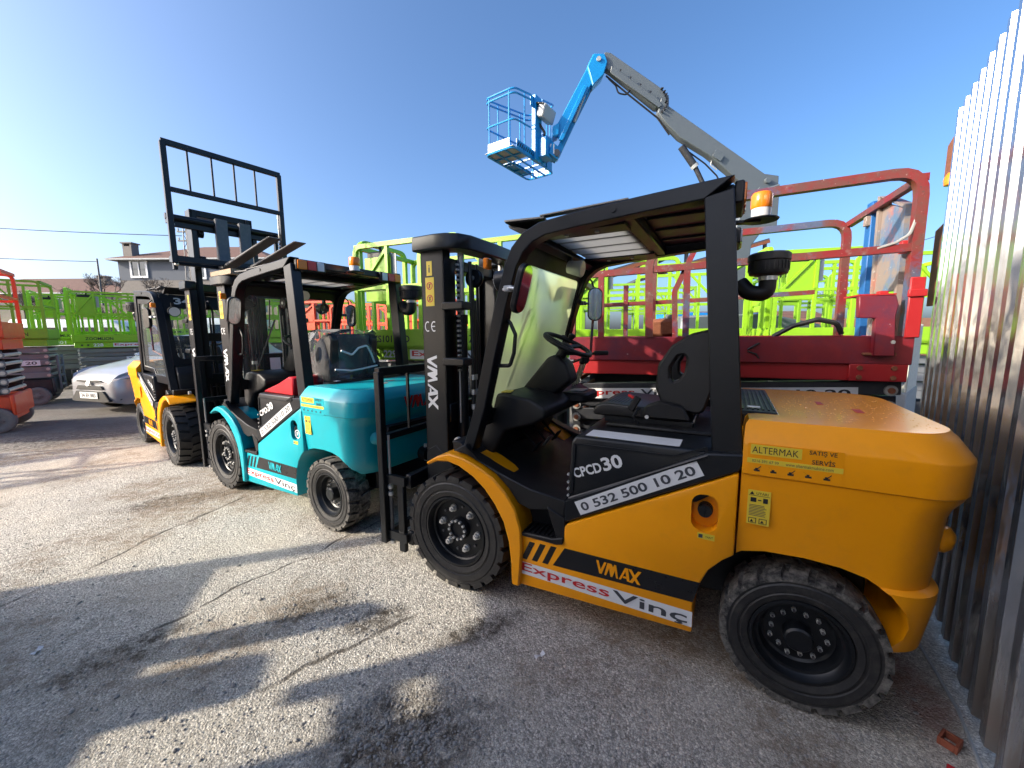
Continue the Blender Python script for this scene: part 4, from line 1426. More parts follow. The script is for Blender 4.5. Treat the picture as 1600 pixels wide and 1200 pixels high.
    bl.build("blue_post", root)
    cbm = MB()
    cbm.tube([(1.62, .06, 1.50), (1.74, .04, 1.58), (1.90, .03, 1.63), (2.02, .03, 1.60), (2.06, .05, 1.52)], .018, M['hose'], 8, fil=.06)
    cbm.tube([(1.62, .06, 1.50), (1.50, -.006, 1.44), (1.44, -.008, 1.40)], .008, M['hose'], 6)
    cbm.tube([(1.44, -.008, 1.385), (1.50, -.010, 1.365), (1.52, -.008, 1.33)], .006, M['hose'], 6)
    cbm.build("cable", root)
    jb = MB()
    jb.box((.80, .30, 1.58), (.22, .3, .16), M['rust'], bev=.03); jb.box((.86, .28, 1.67), (.10, .16, .06), M['grey'], bev=.02)
    jb.build("junction_box", root)
    T = frame((0, 0, -.002), (1, 0, .0454), (-.0454, 0, 1))
    st = MB()
    zf = -.050
    st.plate(T, .085, .925, 2.16, .095, M["white"], z=zf)
    st.text("Express", T, .13, .942, .50, .070, M['redvinyl'], .015, zf + .002)
    st.text("Vinç", T, .68, .938, .30, .072, M['greyletter'], .015, zf + .002)
    st.text("0 532 500 10 20", T, 1.10, .942, 1.10, .062, M['darkvinyl'], .02, zf + .002)
    # the strip is fixed to the outer arms, 5 mm proud of them
    st.build("lettering", root)
    return root


# ---------------------------------------------------------------- boom lift
def build_boom(label):
    Y = 9.2; k = Y / 8.5
    def pt(x, z, y=0.0): return Vector((x * k, y, 1.53 + (z - 1.53) * k))
    root = thing("boom_lift", label, "boom lift", (0, Y, 0), 0)
    G, Bl = M['boomgrey'], M['boomblue']
    def X(poly): return [(p[0] * k, 1.53 + (p[1] - 1.53) * k) for p in poly]
    a = MB()
    a.prism(X([(2.98, 6.15), (3.10, 6.02), (5.13, 4.72), (5.42, 4.68), (5.44, 4.1), (5.05, 4.22), (4.40, 4.76), (3.95, 5.10), (3.52, 5.34), (3.38, 5.42), (3.08, 5.70), (2.93, 5.88)]), -.095, .095, G, bev=.012)
    for (x, z) in ((5.18, 4.58), (5.05, 4.40)):
        p = pt(x, z)
        a.cyl((p.x, -.16, p.z), (p.x, .16, p.z), .06, G, 16)
    p0, p1 = pt(4.15, 5.05), pt(4.28, 4.98)
    a.box((p0.x, -.135, p0.z), (.22, .012, .14), G, rot=(0, R(33), 0), bev=.003)
    a.build("main_boom", root)
    t = MB()
    t.prism(X([(1.80, 6.90), (1.86, 6.99), (1.97, 6.97), (2.98, 6.33), (3.10, 6.12), (3.02, 5.96), (2.88, 5.97), (1.95, 6.65), (1.86, 6.70)]), -.085, .085, G, bev=.015)
    t.prism(X([(1.98, 6.72), (2.90, 6.12), (3.00, 6.0), (2.93, 5.95), (1.96, 6.60)]), -.12, -.085, G, bev=.008)
    t.tube([pt(2.80, 6.28), pt(2.98, 6.32), pt(3.12, 6.2), pt(3.13, 6.02), pt(2.98, 5.93)], .045, G, 8, fil=.1)
    for q in range(9):
        f_ = q / 8
        c = pt(2.98 + .12 * math.sin(f_ * 3), 6.3 - .42 * f_)
        t.box((c.x, -.10, c.z), (.05, .10, .02), M['liftdark'], rot=(0, -f_ * 2.2, 0))
    for q in range(4):
        c = pt(2.15 + .2 * q, 6.62 - .13 * q)
        t.cyl((c.x, -.155, c.z), (c.x, -.14, c.z), .02, M['liftdark'], 8)
    t.build("telescope_boom", root)
    h = MB()
    h.tube([pt(1.95, 6.55), pt(2.10, 6.42), pt(2.15, 6.28), pt(2.32, 6.25), pt(2.38, 6.34)], .018, M['hose'], 6, fil=.1)
    h.tube([pt(1.9, 6.60), pt(2.4, 6.22), pt(2.95, 5.82), pt(3.2, 5.5)], .02, M['hose'], 6, fil=.1)
    h.tube([pt(3.62, 5.17), pt(3.95, 4.95), pt(4.2, 4.72), pt(4.30, 4.55)], .018, M['hose'], 6, fil=.1)
    h.tube([pt(4.10, 5.05), pt(4.06, 4.93), pt(4.2, 4.83)], .014, M['lightgrey'], 6, fil=.05)
    h.build("boom_hoses", root)
    c = MB()
    c.cyl(pt(3.45, 5.28), pt(3.72, 4.93), .075, M['liftdark'], 16); c.cyl(pt(3.72, 4.93), pt(3.76, 4.88), .085, M['lightgrey'], 16)
    c.cyl(pt(3.75, 4.89), pt(4.60, 3.35), .05, M['liftdark'], 14)
    c.build("boom_cylinder", root)
    j = MB()
    j.prism(X([(1.62, 6.93), (1.84, 6.93), (1.90, 6.78), (1.83, 6.55), (1.62, 6.35), (1.50, 6.70)]), -.14, .14, Bl, bev=.02)
    j.prism(X([(1.70, 6.88), (1.52, 6.72), (.88, 5.58), (.90, 5.46), (.99, 5.42), (1.72, 6.60)]), -.10, .0, Bl, bev=.012)
    j.prism(X([(1.78, 6.70), (1.66, 6.45), (.99, 5.10), (.90, 5.00), (.84, 5.04), (.90, 5.20), (1.58, 6.50)]), .02, .10, Bl, bev=.012)
    j.prism(X([(1.45, 6.38), (1.52, 6.35), (1.04, 5.35), (.96, 5.38)]), -.13, -.06, Bl, bev=.01)
    pm_ = pt(1.72, 6.82)
    j.cyl((pm_.x, -.17, pm_.z), (pm_.x, .17, pm_.z), .045, M['lightgrey'], 16)
    j.prism(X([(.84, 5.62), (.98, 5.70), (.96, 5.46), (.84, 5.42)]), -.14, .14, Bl, bev=.015)
    j.build("jib", root)
    jc = MB()
    jc.cyl(pt(1.62, 6.42, .06), pt(1.30, 5.80, .06), .04, M['liftdark'], 12); jc.cyl(pt(1.30, 5.80, .06), pt(.98, 5.12, .06), .024, M['grey'], 10)
    jc.cyl(pt(1.48, 6.25, .0), pt(1.28, 5.75, 0), .03, M['lightgrey'], 8)
    jc.build("jib_cylinder", root)
    # basket: corners found on its floor plane
    C0 = Vector((-.545, 8.78 - Y, 5.25)); ul = Vector((.965, 1.36, 0)).normalized(); us = Vector((.575, -.50, 0)).normalized()
    us = Vector((ul.y, -ul.x, 0))
    L, S = 1.67, .74
    def b(u, v, w=0): return C0 + ul * u + us * v + Vector((0, 0, w))
    bk = MB()
    ring = [b(0.02, .02), b(L - .02, .02), b(L - .02, S - .02), b(.02, S - .02)]
    bk.tube(ring, .022, Bl, 8, closed=True, fil=.12)
    rot = math.atan2(ul.y, ul.x)
    for v in (.25, .49):
        bk.bar([b(.02, v), b(L - .02, v)], .03, .03, Bl)
    for u in (.35, .7, 1.05, 1.35):
        bk.bar([b(u, .02), b(u, S - .02)], .03, .03, Bl)
    bk.box(b(.30, S / 2, .02), (.60, S - .03, .008), M['lightgrey'], rot=(0, 0, rot)); bk.box(b(.98, .16, .02), (.7, .28, .008), Bl, rot=(0, 0, rot))
    # kick plates on three sides
    for (p, q) in ((b(.12, S - .01), b(L - .12, S - .01)), (b(.0, .10), b(.0, S - .10)), (b(L, .10), b(L, S - .10))):
        mid = (p + q) / 2; d_ = q - p
        bk.box((mid.x, mid.y, mid.z + .10), (d_.length, .012, .16), M['white'] if p == b(0, .10) else Bl, rot=(0, 0, math.atan2(d_.y, d_.x)))
    for q in range(9):
        p = b(.18 + .07 * q, S + .0, .10); p2 = b(L - .55 + .05 * q, S, .10)
        bk.box(p, (.018, .02, .09), M['blackvinyl'], rot=(0, R(30), rot))
    bk.build("basket_floor", root)
    br = MB()
    for w, vgap in ((1.08, .34), (1.0, .34), (.52, .34)):
        pts = [b(.02, S - .02 - .0, w), b(.02, .02, w), b(L - .02, .02, w), b(L - .02, S - .02, w)]
        pl = [b(.62, S, w)] + [b(.02, S, w), b(.02, .02, w), b(L - .02, .02, w), b(L - .02, S, w)] + [b(1.08, S, w)]
        pl = [q_ + Vector((0, 0, .34 * w * max(0, (q_ - C0).dot(ul)) / L)) for q_ in pl]
        br.tube(pl, .019, Bl, 8, fil=.13)
    for (u, v) in ((.02, .12), (.02, S - .12), (.45, .02), (.9, .02), (1.3, .02), (L - .02, .15), (L - .02, S - .12), (.40, S), (1.30, S)):
        br.tube([b(u, v, .0), b(u, v, 1.05 * (1 + .34 * u / L))], .016, Bl, 8)
    br.build("basket_rail", root)
    bx = MB()
    bx.box(b(.86, S + .01, .62), (.26, .10, 1.30), Bl, rot=(0, 0, rot), bev=.012)
    bx.box(b(1.02, S + .10, .25), (.34, .30, .40), Bl, rot=(0, 0, rot), bev=.02)
    bx.box(b(1.0, S + .16, .95), (.46, .18, .26), M['lightgrey'], rot=(R(20), 0, rot), bev=.02)
    bx.box(b(1.0, S + .10, 1.09), (.50, .30, .03), M['plastic'], rot=(R(20), 0, rot), bev=.006)
    bx.box(b(.72, S + .0, 1.12), (.20, .03, .22), Bl, rot=(0, 0, rot), bev=.01)
    bx.tube([b(.9, S + .05, .75), b(.95, S + .16, .55), b(.93, S + .10, .40)], .025, M['hose'], 8, fil=.06)
    bx.build("basket_console", root)
    mt = MB()
    e = pt(.92, 5.12)
    mt.bar([b(1.02, S + .20, .24), (e.x, e.y, e.z)], .20, .26, Bl)
    mt.cyl((e.x, -.16, e.z), (e.x, .16, e.z), .07, M['grey'], 14)
    for q in range(3):
        mt.box(b(1.02, S + .265, .18 + .0 * q) + Vector((.06 * q - .06, 0, .05)), (.03, .02, .2), M['white'])
    mt.build("basket_mount", root)
    # turntable and undercarriage
    tt = MB()
    tt.prism(X([(4.75, 4.30), (5.40, 4.50), (5.40, 3.66), (5.10, 3.58), (4.90, 3.3), (4.86, 1.7), (4.35, 1.7), (4.45, 3.3)]), -.20, .20, G, bev=.02)
    tt.prism([(3.6, 1.2), (3.6, 1.9), (5.4, 1.95), (6.6, 1.7), (6.9, 1.2)], -.75, .75, G, bev=.04)
    tt.cyl((5.2, 0, .85), (5.2, 0, 1.2), .5, M['liftdark'], 28)
    tt.build("turntable", root)
    ch = MB(); ch.box((5.2, 0, .72), (3.2, 1.5, .36), M['liftdark'], bev=.05)
    ch.build("undercarriage", root)
    wm = MB(); wm.lathe([(0, .12), (.16, .12), (.2, .16), (.42, .16), (.46, .12), (.46, -.12), (.42, -.16), (0, -.1)], M['rubber'], n=36)
    me = wm.mesh("boom_wheel")
    for xx in (4.0, 6.4):
        for yy, r_ in ((-.9, math.pi), (.9, 0)):
            o = bpy.data.objects.new("wheel", me); COL.objects.link(o); o.parent = root; o.location = (xx, yy, .46); o.rotation_euler = (0, 0, r_)
    return root


# ---------------------------------------------------------------- car and vans
M['silver'] = pm("silver_car_paint", (.42, .43, .46), .30, .35, var=.03, coat=.5, rvar=.03)
M['carglass'] = pm("car_window", (.02, .03, .035), .06, 0, var=.1, rvar=.02, spec=1.0)
M['carblack'] = pm("car_trim", (.012, .012, .013), .5)
M['headlamp'] = pm("headlamp_glass", (.45, .47, .48), .1, .3, var=.3, scale=30)
M['vanwhite'] = pm("white_van_paint", (.65, .66, .67), .35, var=.03, coat=.3)
M['vanblue'] = pm("blue_van_paint", (.01, .18, .48), .35, var=.05, coat=.3)


def body_section(x, hw, zb, zs, zt, tw, n=7):
    """one half-symmetric car section: sill, shoulder, roof"""
    L = [(hw * .90, zb), (hw * .985, zb + .10), (hw, zb + (zs - zb) * .55), (hw * .97, zs), (tw, zs + (zt - zs) * .55 if zt > zs + .05 else zs + .02), (tw * .90, zt - (.03 if zt > zs + .05 else 0)), (tw * .5, zt + .0)]
    pts = [(x, -y, z) for y, z in L] + [(x, y, z) for y, z in L[::-1]]
    return pts


def build_car(label, loc, rz):
    root = thing("parked_car", label, "car", (loc[0], loc[1], 0), rz)
    S = M['silver']
    b = MB()
    # x forward, front bumper at x = 0
    secs = []
    for x, hw, zb, zs, zt, tw in ((.0, .56, .30, .56, .64, .50), (-.05, .68, .22, .62, .70, .60), (-.16, .77, .19, .68, .76, .68), (-.40, .84, .18, .76, .84, .74), (-.75, .86, .18, .84, .91, .76), (-1.10, .86, .18, .90, .99, .74), (-1.14, .86, .18, .90, 1.0, .74),
                                 (-1.85, .86, .18, .93, 1.42, .62), (-2.3, .86, .18, .95, 1.46, .61), (-3.1, .86, .18, .98, 1.42, .60), (-3.6, .85, .20, 1.0, 1.32, .58), (-3.92, .80, .25, .98, 1.02, .60), (-3.96, .72, .34, .85, .92, .55)):
        secs.append(body_section(x, hw, zb, zs, zt, tw))
    b.loft(secs, S)
    bo = b.build("car_body", root, smooth=32)
    g = MB()
    g.prism([(-.60, .985), (-.62, 1.0), (-.50, 1.36), (.50, 1.36), (.62, 1.0), (.60, .985)], -1.0, -1.0 - .001, M['carglass'], axis='x') if False else None
    def P(p): return tuple(p)
    # windshield and side windows as thin shells just off the body
    w0, w1 = Vector((-1.155, 0, 1.015)), Vector((-1.835, 0, 1.415))
    n_ = Vector((.53, 0, .85)) * .012
    g.raw([w0 + n_ + Vector((0, -.66, 0)), w0 + n_ + Vector((0, .66, 0)), w1 + n_ + Vector((0, .54, -.03)), w1 + n_ + Vector((0, -.54, -.03))], [(0, 1, 2, 3)], M['carglass'])
    for s in (1, -1):
        g.raw([(-1.45, s * .79, .98), (-2.55, s * .80, .99), (-2.5, s * .63, 1.38), (-1.90, s * .645, 1.36)], [(0, 1, 2, 3) if s < 0 else (3, 2, 1, 0)], M['carglass'])
        g.raw([(-2.62, s * .80, .99), (-3.4, s * .80, 1.02), (-3.1, s * .62, 1.36), (-2.57, s * .63, 1.38)], [(0, 1, 2, 3) if s < 0 else (3, 2, 1, 0)], M['carglass'])
    g.build("car_window", root, smooth=0)
    f = MB()
    f.prism([(-.40, .46), (-.34, .53), (.34, .53), (.40, .46)], -.02, .035, M['carblack'], axis='x', bev=.006)
    f.prism([(-.56, .25), (-.40, .43), (.40, .43), (.56, .25), (.46, .235), (-.46, .235)], -.02, .040, M['carblack'], axis='x', bev=.006)
    f.bar([(.02, -.36, .615), (.028, 0, .60), (.02, .36, .615)], .01, .03, M['carblack'])
    f.build("grille", root)
    ba = MB(); ba.lathe([(0, .012), (.05, .010), (.055, 0)], M['steel'], (.035, 0, .575), (1, 0, .3), 20); ba.build("badge", root)
    pl = MB()
    T = frame((.045, 0, .30), (0, 1, 0), (0, 0, 1))
    pl.plate(T, -.26, 0, .52, .115, M['white'], z=.01)
    pl.text("34 EF 883", T, -.21, .022, .42, .07, M['darkvinyl'], .02, .012)
    pl.build("licence_plate", root)
    for s in (1, -1):
        h = MB()
        pts = [(-.05, s * .56, .625), (-.17, s * .765, .645), (-.55, s * .862, .765), (-.60, s * .815, .835), (-.33, s * .755, .795), (-.12, s * .66, .715)]
        ctr = Vector((-.3, s * .68, .74))
        off = Vector((.022, s * .02, .014))
        vs = [Vector(p) + off for p in pts] + [Vector(p) - off * 2 for p in pts]
        m_ = len(pts)
        h.raw(vs, [tuple(range(m_)) if s < 0 else tuple(range(m_))[::-1]] + [(q, (q + 1) % m_, m_ + (q + 1) % m_, m_ + q) for q in range(m_)], M['headlamp'])
        h.build("headlight", root, smooth=30)
        fg = MB()
        fg.lathe([(.0, .0), (.075, .0), (.085, .012), (.10, .0)], M['carblack'], (-.075, s * .64, .36), (.85, s * .5, .05), 20)
        fg.lathe([(0, .012), (.04, .010), (.045, .0)], M['clearlens'], (-.07, s * .643, .36), (.85, s * .5, .05), 16)
        fg.build("fog_light", root)
        mi = MB()
        mi.box((-1.42, s * .93, 1.0), (.10, .16, .12), S, bev=.03, seg=2)
        mi.build("wing_mirror", root)
    root.scale = (1, 1, 1.09)
    wm = MB()
    wm.lathe([(0, .05), (.08, .06), (.18, .07), (.2, .085), (.21, .09)], M['steel'], n=28); wm.lathe([(.205, .08), (.22, .09), (.29, .09), (.305, .07), (.305, -.09), (.2, -.09)], M['rubber'], n=36)
    me = wm.mesh("car_wheel")
    for xx in (-.75, -3.25):
        for yy, r_ in ((-.775, math.pi), (.775, 0)):
            o = bpy.data.objects.new("wheel", me); COL.objects.link(o); o.parent = root; o.location = (xx, yy, .305); o.rotation_euler = (0, 0, r_)
    return root


def build_van(label, loc, rz, paint, digits=None):
    root = thing("parked_van", label, "van", (loc[0], loc[1], 0), rz, 'vans behind the lifts')
    V = M[paint]
    b = MB()
    b.prism([(0, .35), (.02, .75), (-.12, .95), (-.75, 1.15), (-1.25, 1.98), (-1.6, 2.18), (-4.9, 2.22), (-5.0, 2.1), (-5.02, .35)], -.95, .95, V, bev=.07, seg=3)
    b.build("van_body", root)
    g = MB()
    w0, w1 = Vector((-.80, 0, 1.22)), Vector((-1.22, 0, 1.93)); n_ = Vector((.86, 0, .5)) * .02
    g.raw([w0 + n_ + Vector((0, -.8, 0)), w0 + n_ + Vector((0, .8, 0)), w1 + n_ + Vector((0, .72, 0)), w1 + n_ + Vector((0, -.72, 0))], [(0, 1, 2, 3)], M['carglass'])
    for s in (1, -1):
        for (x0, x1, sl_) in ((-1.1, -1.95, .35), (-2.1, -3.2, 0), (-3.35, -4.7, 0)):
            if digits and x0 < -1.2: continue
            q = [(x0 - .0, s * .957, 1.30), (x1, s * .957, 1.30), (x1, s * .957, 1.90), (x0 - sl_, s * .957, 1.90)]
            g.raw(q, [(0, 1, 2, 3) if s < 0 else (3, 2, 1, 0)], M['carglass'])
    g.build("van_window", root, smooth=0)
    d = MB()
    for s in (1, -1):
        d.box((-.03, s * .70, .78), (.10, .30, .16), M['headlamp'], bev=.03)
    d.box((.02, 0, .55), (.06, 1.5, .22), M['carblack'], bev=.02)
    d.build("van_front", root)
    wm = MB()
    wm.lathe([(0, .06), (.2, .07), (.22, .09), (.32, .09), (.34, .07), (.34, -.09), (.2, -.09)], M['rubber'], n=28)
    me = wm.mesh("van_wheel")
    for xx in (-.95, -4.0):
        for yy, r_ in ((-.85, math.pi), (.85, 0)):
            o = bpy.data.objects.new("wheel", me); COL.objects.link(o); o.parent = root; o.location = (xx, yy, .34); o.rotation_euler = (0, 0, r_)
    if digits:
        t = MB()
        T = frame((0, -.957, 0), (1, 0, 0), (0, 0, 1))
        t.text("05", T, -4.12, 1.82, .38, .24, M['white'], .03, .004)
        t.text("3", T, -2.64, 1.82, .18, .24, M['white'], .03, .004)
        t.build("phone_lettering", root)
    return root
# ---------------------------------------------------------------- ground
JOINTS = [(-3.1, 1.3, -2.6, 3.6, .020), (-1.9, 1.9, -1.0, 3.2, .014), (-1.1, 1.55, -.55, 2.0, .018), (-3.8, 5.2, -.6, 3.3, .012)]


def ground_material():
    m, nt, b = _nodes("rough_concrete_yard")
    N, L = nt.nodes, nt.links
    tc = N.new("ShaderNodeTexCoord")
    def noise(sc, det=8, ro=.6, off=(0, 0, 0), dist=0.0):
        mp = N.new("ShaderNodeMapping"); mp.inputs["Location"].default_value = off
        L.new(tc.outputs["Object"], mp.inputs[0])
        n = N.new("ShaderNodeTexNoise"); n.inputs["Scale"].default_value = sc; n.inputs["Detail"].default_value = det; n.inputs["Roughness"].default_value = ro
        n.inputs["Distortion"].default_value = dist
        L.new(mp.outputs[0], n.inputs["Vector"])
        return n.outputs["Fac"]
    def ramp(v, lo, hi, a=0.0, c=1.0):
        r = N.new("ShaderNodeMapRange"); r.interpolation_type = 'SMOOTHSTEP'
        r.inputs["From Min"].default_value = lo; r.inputs["From Max"].default_value = hi; r.inputs["To Min"].default_value = a; r.inputs["To Max"].default_value = c
        L.new(v, r.inputs["Value"]); return r.outputs[0]
    def mul(a, c):
        x = N.new("ShaderNodeMath"); x.operation = 'MULTIPLY'
        for i, q in enumerate((a, c)):
            if isinstance(q, (int, float)): x.inputs[i].default_value = q
            else: L.new(q, x.inputs[i])
        return x.outputs[0]
    def mxm(a, c):
        x = N.new("ShaderNodeMath"); x.operation = 'MAXIMUM'; L.new(a, x.inputs[0]); L.new(c, x.inputs[1]); return x.outputs[0]
    def mix(f, c1, c2):
        x = N.new("ShaderNodeMixRGB")
        L.new(f, x.inputs[0]) if not isinstance(f, float) else None
        for i, c in ((1, c1), (2, c2)):
            if isinstance(c, tuple): x.inputs[i].default_value = (*c, 1)
            else: L.new(c, x.inputs[i])
        return x.outputs[0]
    sep = N.new("ShaderNodeSeparateXYZ"); L.new(tc.outputs["Object"], sep.inputs[0])
    wob = noise(2.6, 5, .6, (3, 1, 0))
    def blob(x, y, rx, ry, ang=0.0, soft=.6):
        mp = N.new("ShaderNodeMapping"); mp.vector_type = 'TEXTURE'
        mp.inputs["Location"].default_value = (x, y, 0); mp.inputs["Rotation"].default_value = (0, 0, ang); mp.inputs["Scale"].default_value = (rx, ry, 1)
        L.new(tc.outputs["Object"], mp.inputs[0])
        ln = N.new("ShaderNodeVectorMath"); ln.operation = 'LENGTH'; L.new(mp.outputs[0], ln.inputs[0])
        ad = N.new("ShaderNodeMath"); ad.operation = 'MULTIPLY_ADD'; ad.inputs[1].default_value = 1.6; ad.inputs[2].default_value = -.8
        L.new(wob, ad.inputs[0])
        s_ = N.new("ShaderNodeMath"); s_.operation = 'ADD'; L.new(ln.outputs["Value"], s_.inputs[0]); L.new(ad.outputs[0], s_.inputs[1])
        return ramp(s_.outputs[0], 1.0, 1.0 - soft)
    # exposed aggregate: pale pebbles in darker paste
    vo = N.new("ShaderNodeTexVoronoi"); vo.inputs["Scale"].default_value = 88; L.new(tc.outputs["Object"], vo.inputs["Vector"])
    vo2 = N.new("ShaderNodeTexVoronoi"); vo2.inputs["Scale"].default_value = 140; L.new(tc.outputs["Object"], vo2.inputs["Vector"])
    ve = N.new("ShaderNodeTexVoronoi"); ve.feature = 'DISTANCE_TO_EDGE'; ve.inputs["Scale"].default_value = 88; L.new(tc.outputs["Object"], ve.inputs["Vector"])
    hsv = N.new("ShaderNodeSeparateColor"); L.new(vo.outputs["Color"], hsv.inputs[0])
    peb = mix(hsv.outputs[0], (.20, .188, .165), (.95, .90, .80))
    hs2 = N.new("ShaderNodeSeparateColor"); L.new(vo2.outputs["Color"], hs2.inputs[0])
    fine = mix(hs2.outputs[1], (.20, .188, .165), (.90, .85, .76))
    gap = ramp(ve.outputs["Distance"], .0, .12)
    c = mix(noise(3.0, 10, .75), peb, fine)
    c = mix(ramp(gap, 0, 1, .65, 0.0), c, (.14, .132, .118))
    # worn smooth cream patches and broad tone changes
    c = mix(ramp(noise(.55, 6, .6, (8, 2, 0)), .42, .68, 0, .55), c, (.66, .58, .46))
    c = mix(ramp(noise(1.3, 9, .7, (1, 7, 0)), .54, .74, 0, .45), c, (.26, .245, .22))
    c = mix(ramp(noise(4.5, 9, .75, (5, 5, 0)), .56, .74, 0, .6), c, (.17, .15, .12))
    # oil and earth stains where they lie in the yard
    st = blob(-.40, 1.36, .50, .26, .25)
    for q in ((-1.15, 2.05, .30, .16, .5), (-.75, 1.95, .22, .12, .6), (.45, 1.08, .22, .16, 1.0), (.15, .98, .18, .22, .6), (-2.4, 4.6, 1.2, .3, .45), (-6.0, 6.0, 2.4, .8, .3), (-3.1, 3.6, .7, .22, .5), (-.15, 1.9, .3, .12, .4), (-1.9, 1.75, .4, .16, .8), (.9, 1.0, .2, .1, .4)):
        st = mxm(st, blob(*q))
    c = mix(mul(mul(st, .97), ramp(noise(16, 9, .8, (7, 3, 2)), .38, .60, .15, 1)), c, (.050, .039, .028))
    c = mix(mul(ramp(noise(.8, 8, .7, (11, 3, 5)), .46, .62), ramp(noise(13, 8, .8, (2, 2, 9)), .40, .60, .25, .9)), c, (.23, .175, .12))
    rd = blob(1.72, 1.50, .33, .13, .9)
    c = mix(mul(rd, ramp(noise(9, 8, .7, (2, 9, 4)), .3, .7, .2, .6)), c, (.27, .09, .07))
    # the far part of the yard is darker, packed earth and asphalt
    yy = N.new("ShaderNodeMath"); yy.operation = 'ADD'; L.new(sep.outputs[1], yy.inputs[0]); L.new(mul(wob, 2.0), yy.inputs[1])
    far = ramp(yy.outputs[0], 6.0, 7.6, 0, .80)
    c = mix(far, c, mix(noise(2.0, 8, .7), (.055, .052, .05), (.11, .10, .095)))
    # cracks
    cd = N.new("ShaderNodeTexVoronoi"); cd.feature = 'DISTANCE_TO_EDGE'; cd.inputs["Scale"].default_value = .42
    dn = N.new("ShaderNodeTexNoise"); dn.inputs["Scale"].default_value = 2.2; dn.inputs["Detail"].default_value = 6; L.new(tc.outputs["Object"], dn.inputs["Vector"])
    dv = N.new("ShaderNodeVectorMath"); dv.operation = 'MULTIPLY_ADD'; dv.inputs[1].default_value = (.5, .5, 0)
    L.new(dn.outputs["Color"], dv.inputs[0]); L.new(tc.outputs["Object"], dv.inputs[2]); L.new(dv.outputs[0], cd.inputs["Vector"])
    crk = mul(ramp(cd.outputs["Distance"], .005, .001), ramp(noise(.9, 3, .5, (4, 4, 1)), .52, .60))
    def joint(x0, y0, x1, y1, w):
        dx, dy = x1 - x0, y1 - y0; ln = math.hypot(dx, dy)
        mp = N.new("ShaderNodeMapping"); mp.vector_type = 'TEXTURE'
        mp.inputs["Location"].default_value = (x0, y0, 0); mp.inputs["Rotation"].default_value = (0, 0, math.atan2(dy, dx))
        L.new(dv2, mp.inputs[0])
        s3 = N.new("ShaderNodeSeparateXYZ"); L.new(mp.outputs[0], s3.inputs[0])
        ab = N.new("ShaderNodeMath"); ab.operation = 'ABSOLUTE'; L.new(s3.outputs[1], ab.inputs[0])
        a1 = ramp(ab.outputs[0], w, w * .25)
        return mul(mul(a1, ramp(s3.outputs[0], -.05, .05)), ramp(s3.outputs[0], ln + .05, ln - .05))
    jd = N.new("ShaderNodeVectorMath"); jd.operation = 'MULTIPLY_ADD'; jd.inputs[1].default_value = (.24, .24, 0)
    L.new(dn.outputs["Color"], jd.inputs[0]); L.new(tc.outputs["Object"], jd.inputs[2]); dv2 = jd.outputs[0]
    jt = joint(JOINTS[0][0] + .12, JOINTS[0][1] + .12, JOINTS[0][2] + .12, JOINTS[0][3] + .12, JOINTS[0][4])
    for q in JOINTS[1:]:
        jt = mxm(jt, joint(q[0] + .12, q[1] + .12, q[2] + .12, q[3] + .12, q[4]))
    jt = mul(jt, ramp(noise(6, 5, .6, (3, 8, 1)), .36, .56, .25, 1))
    c = mix(mul(jt, .8), c, (.060, .050, .040))
    crk = jt
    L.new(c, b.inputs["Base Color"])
    b.inputs["Roughness"].default_value = .88
    b.inputs["Specular IOR Level"].default_value = .3
    # relief
    h1 = mul(ramp(vo.outputs["Distance"], .0, .65, 1, 0), .0056)
    h2 = mul(ramp(vo2.outputs["Distance"], .0, .7, 1, 0), .0030)
    h3 = mul(noise(11, 10, .78), .022)
    h4 = mul(noise(1.2, 4, .5), .05)
    h5 = mul(crk, -.01)
    def add(a, c_):
        x = N.new("ShaderNodeMath"); x.operation = 'ADD'; L.new(a, x.inputs[0]); L.new(c_, x.inputs[1]); return x.outputs[0]
    hh = add(add(add(add(h1, h2), h3), h4), h5)
    bp = N.new("ShaderNodeBump"); bp.inputs["Strength"].default_value = .8; bp.inputs["Distance"].default_value = 1.0
    L.new(hh, bp.inputs["Height"]); L.new(bp.outputs[0], b.inputs["Normal"])
    return m


gm = MB()
gm.raw([(-900, -300, 0), (900, -300, 0), (900, 1500, 0), (-900, 1500, 0)], [(0, 1, 2, 3)], ground_material())
kind(gm.build("ground", smooth=0), 'structure', "rough grey concrete yard with stains and cracks")

# loose grit lying on the concrete near the viewer
gr = MB()
gmat = pm("grit_stone", (.30, .285, .26), .9, var=.5, scale=40)
ico = [(0, 0, 1), (.89, 0, .45), (.28, .85, .45), (-.72, .53, .45), (-.72, -.53, .45), (.28, -.85, .45), (.72, .53, -.3), (-.28, .85, -.3), (-.89, 0, -.3), (-.28, -.85, -.3), (.72, -.53, -.3)]
icf = [(0, 1, 2), (0, 2, 3), (0, 3, 4), (0, 4, 5), (0, 5, 1), (1, 6, 2), (2, 7, 3), (3, 8, 4), (4, 9, 5), (5, 10, 1), (6, 7, 2), (7, 8, 3), (8, 9, 4), (9, 10, 5), (10, 6, 1)]
rg = random.Random(21)
for k in range(5200):
    y = .75 + 5.0 * rg.random() ** 1.7
    x = rg.uniform(-1.35, 1.0) * (y + .15)
    if x > .55 + .63 / .777 * y: continue
    s = rg.uniform(.0025, .0065) * (1.9 if rg.random() < .04 else 1)
    a = rg.random() * 6.28
    ca, sa = math.cos(a), math.sin(a)
    fx, fy, fz = rg.uniform(.7, 1.4), rg.uniform(.7, 1.3), rg.uniform(.45, .9)
    gr.raw([((v[0] * fx * ca - v[1] * fy * sa) * s + x, (v[0] * fx * sa + v[1] * fy * ca) * s + y, (v[2] * fz + .15) * s) for v in ico], icf, gmat)
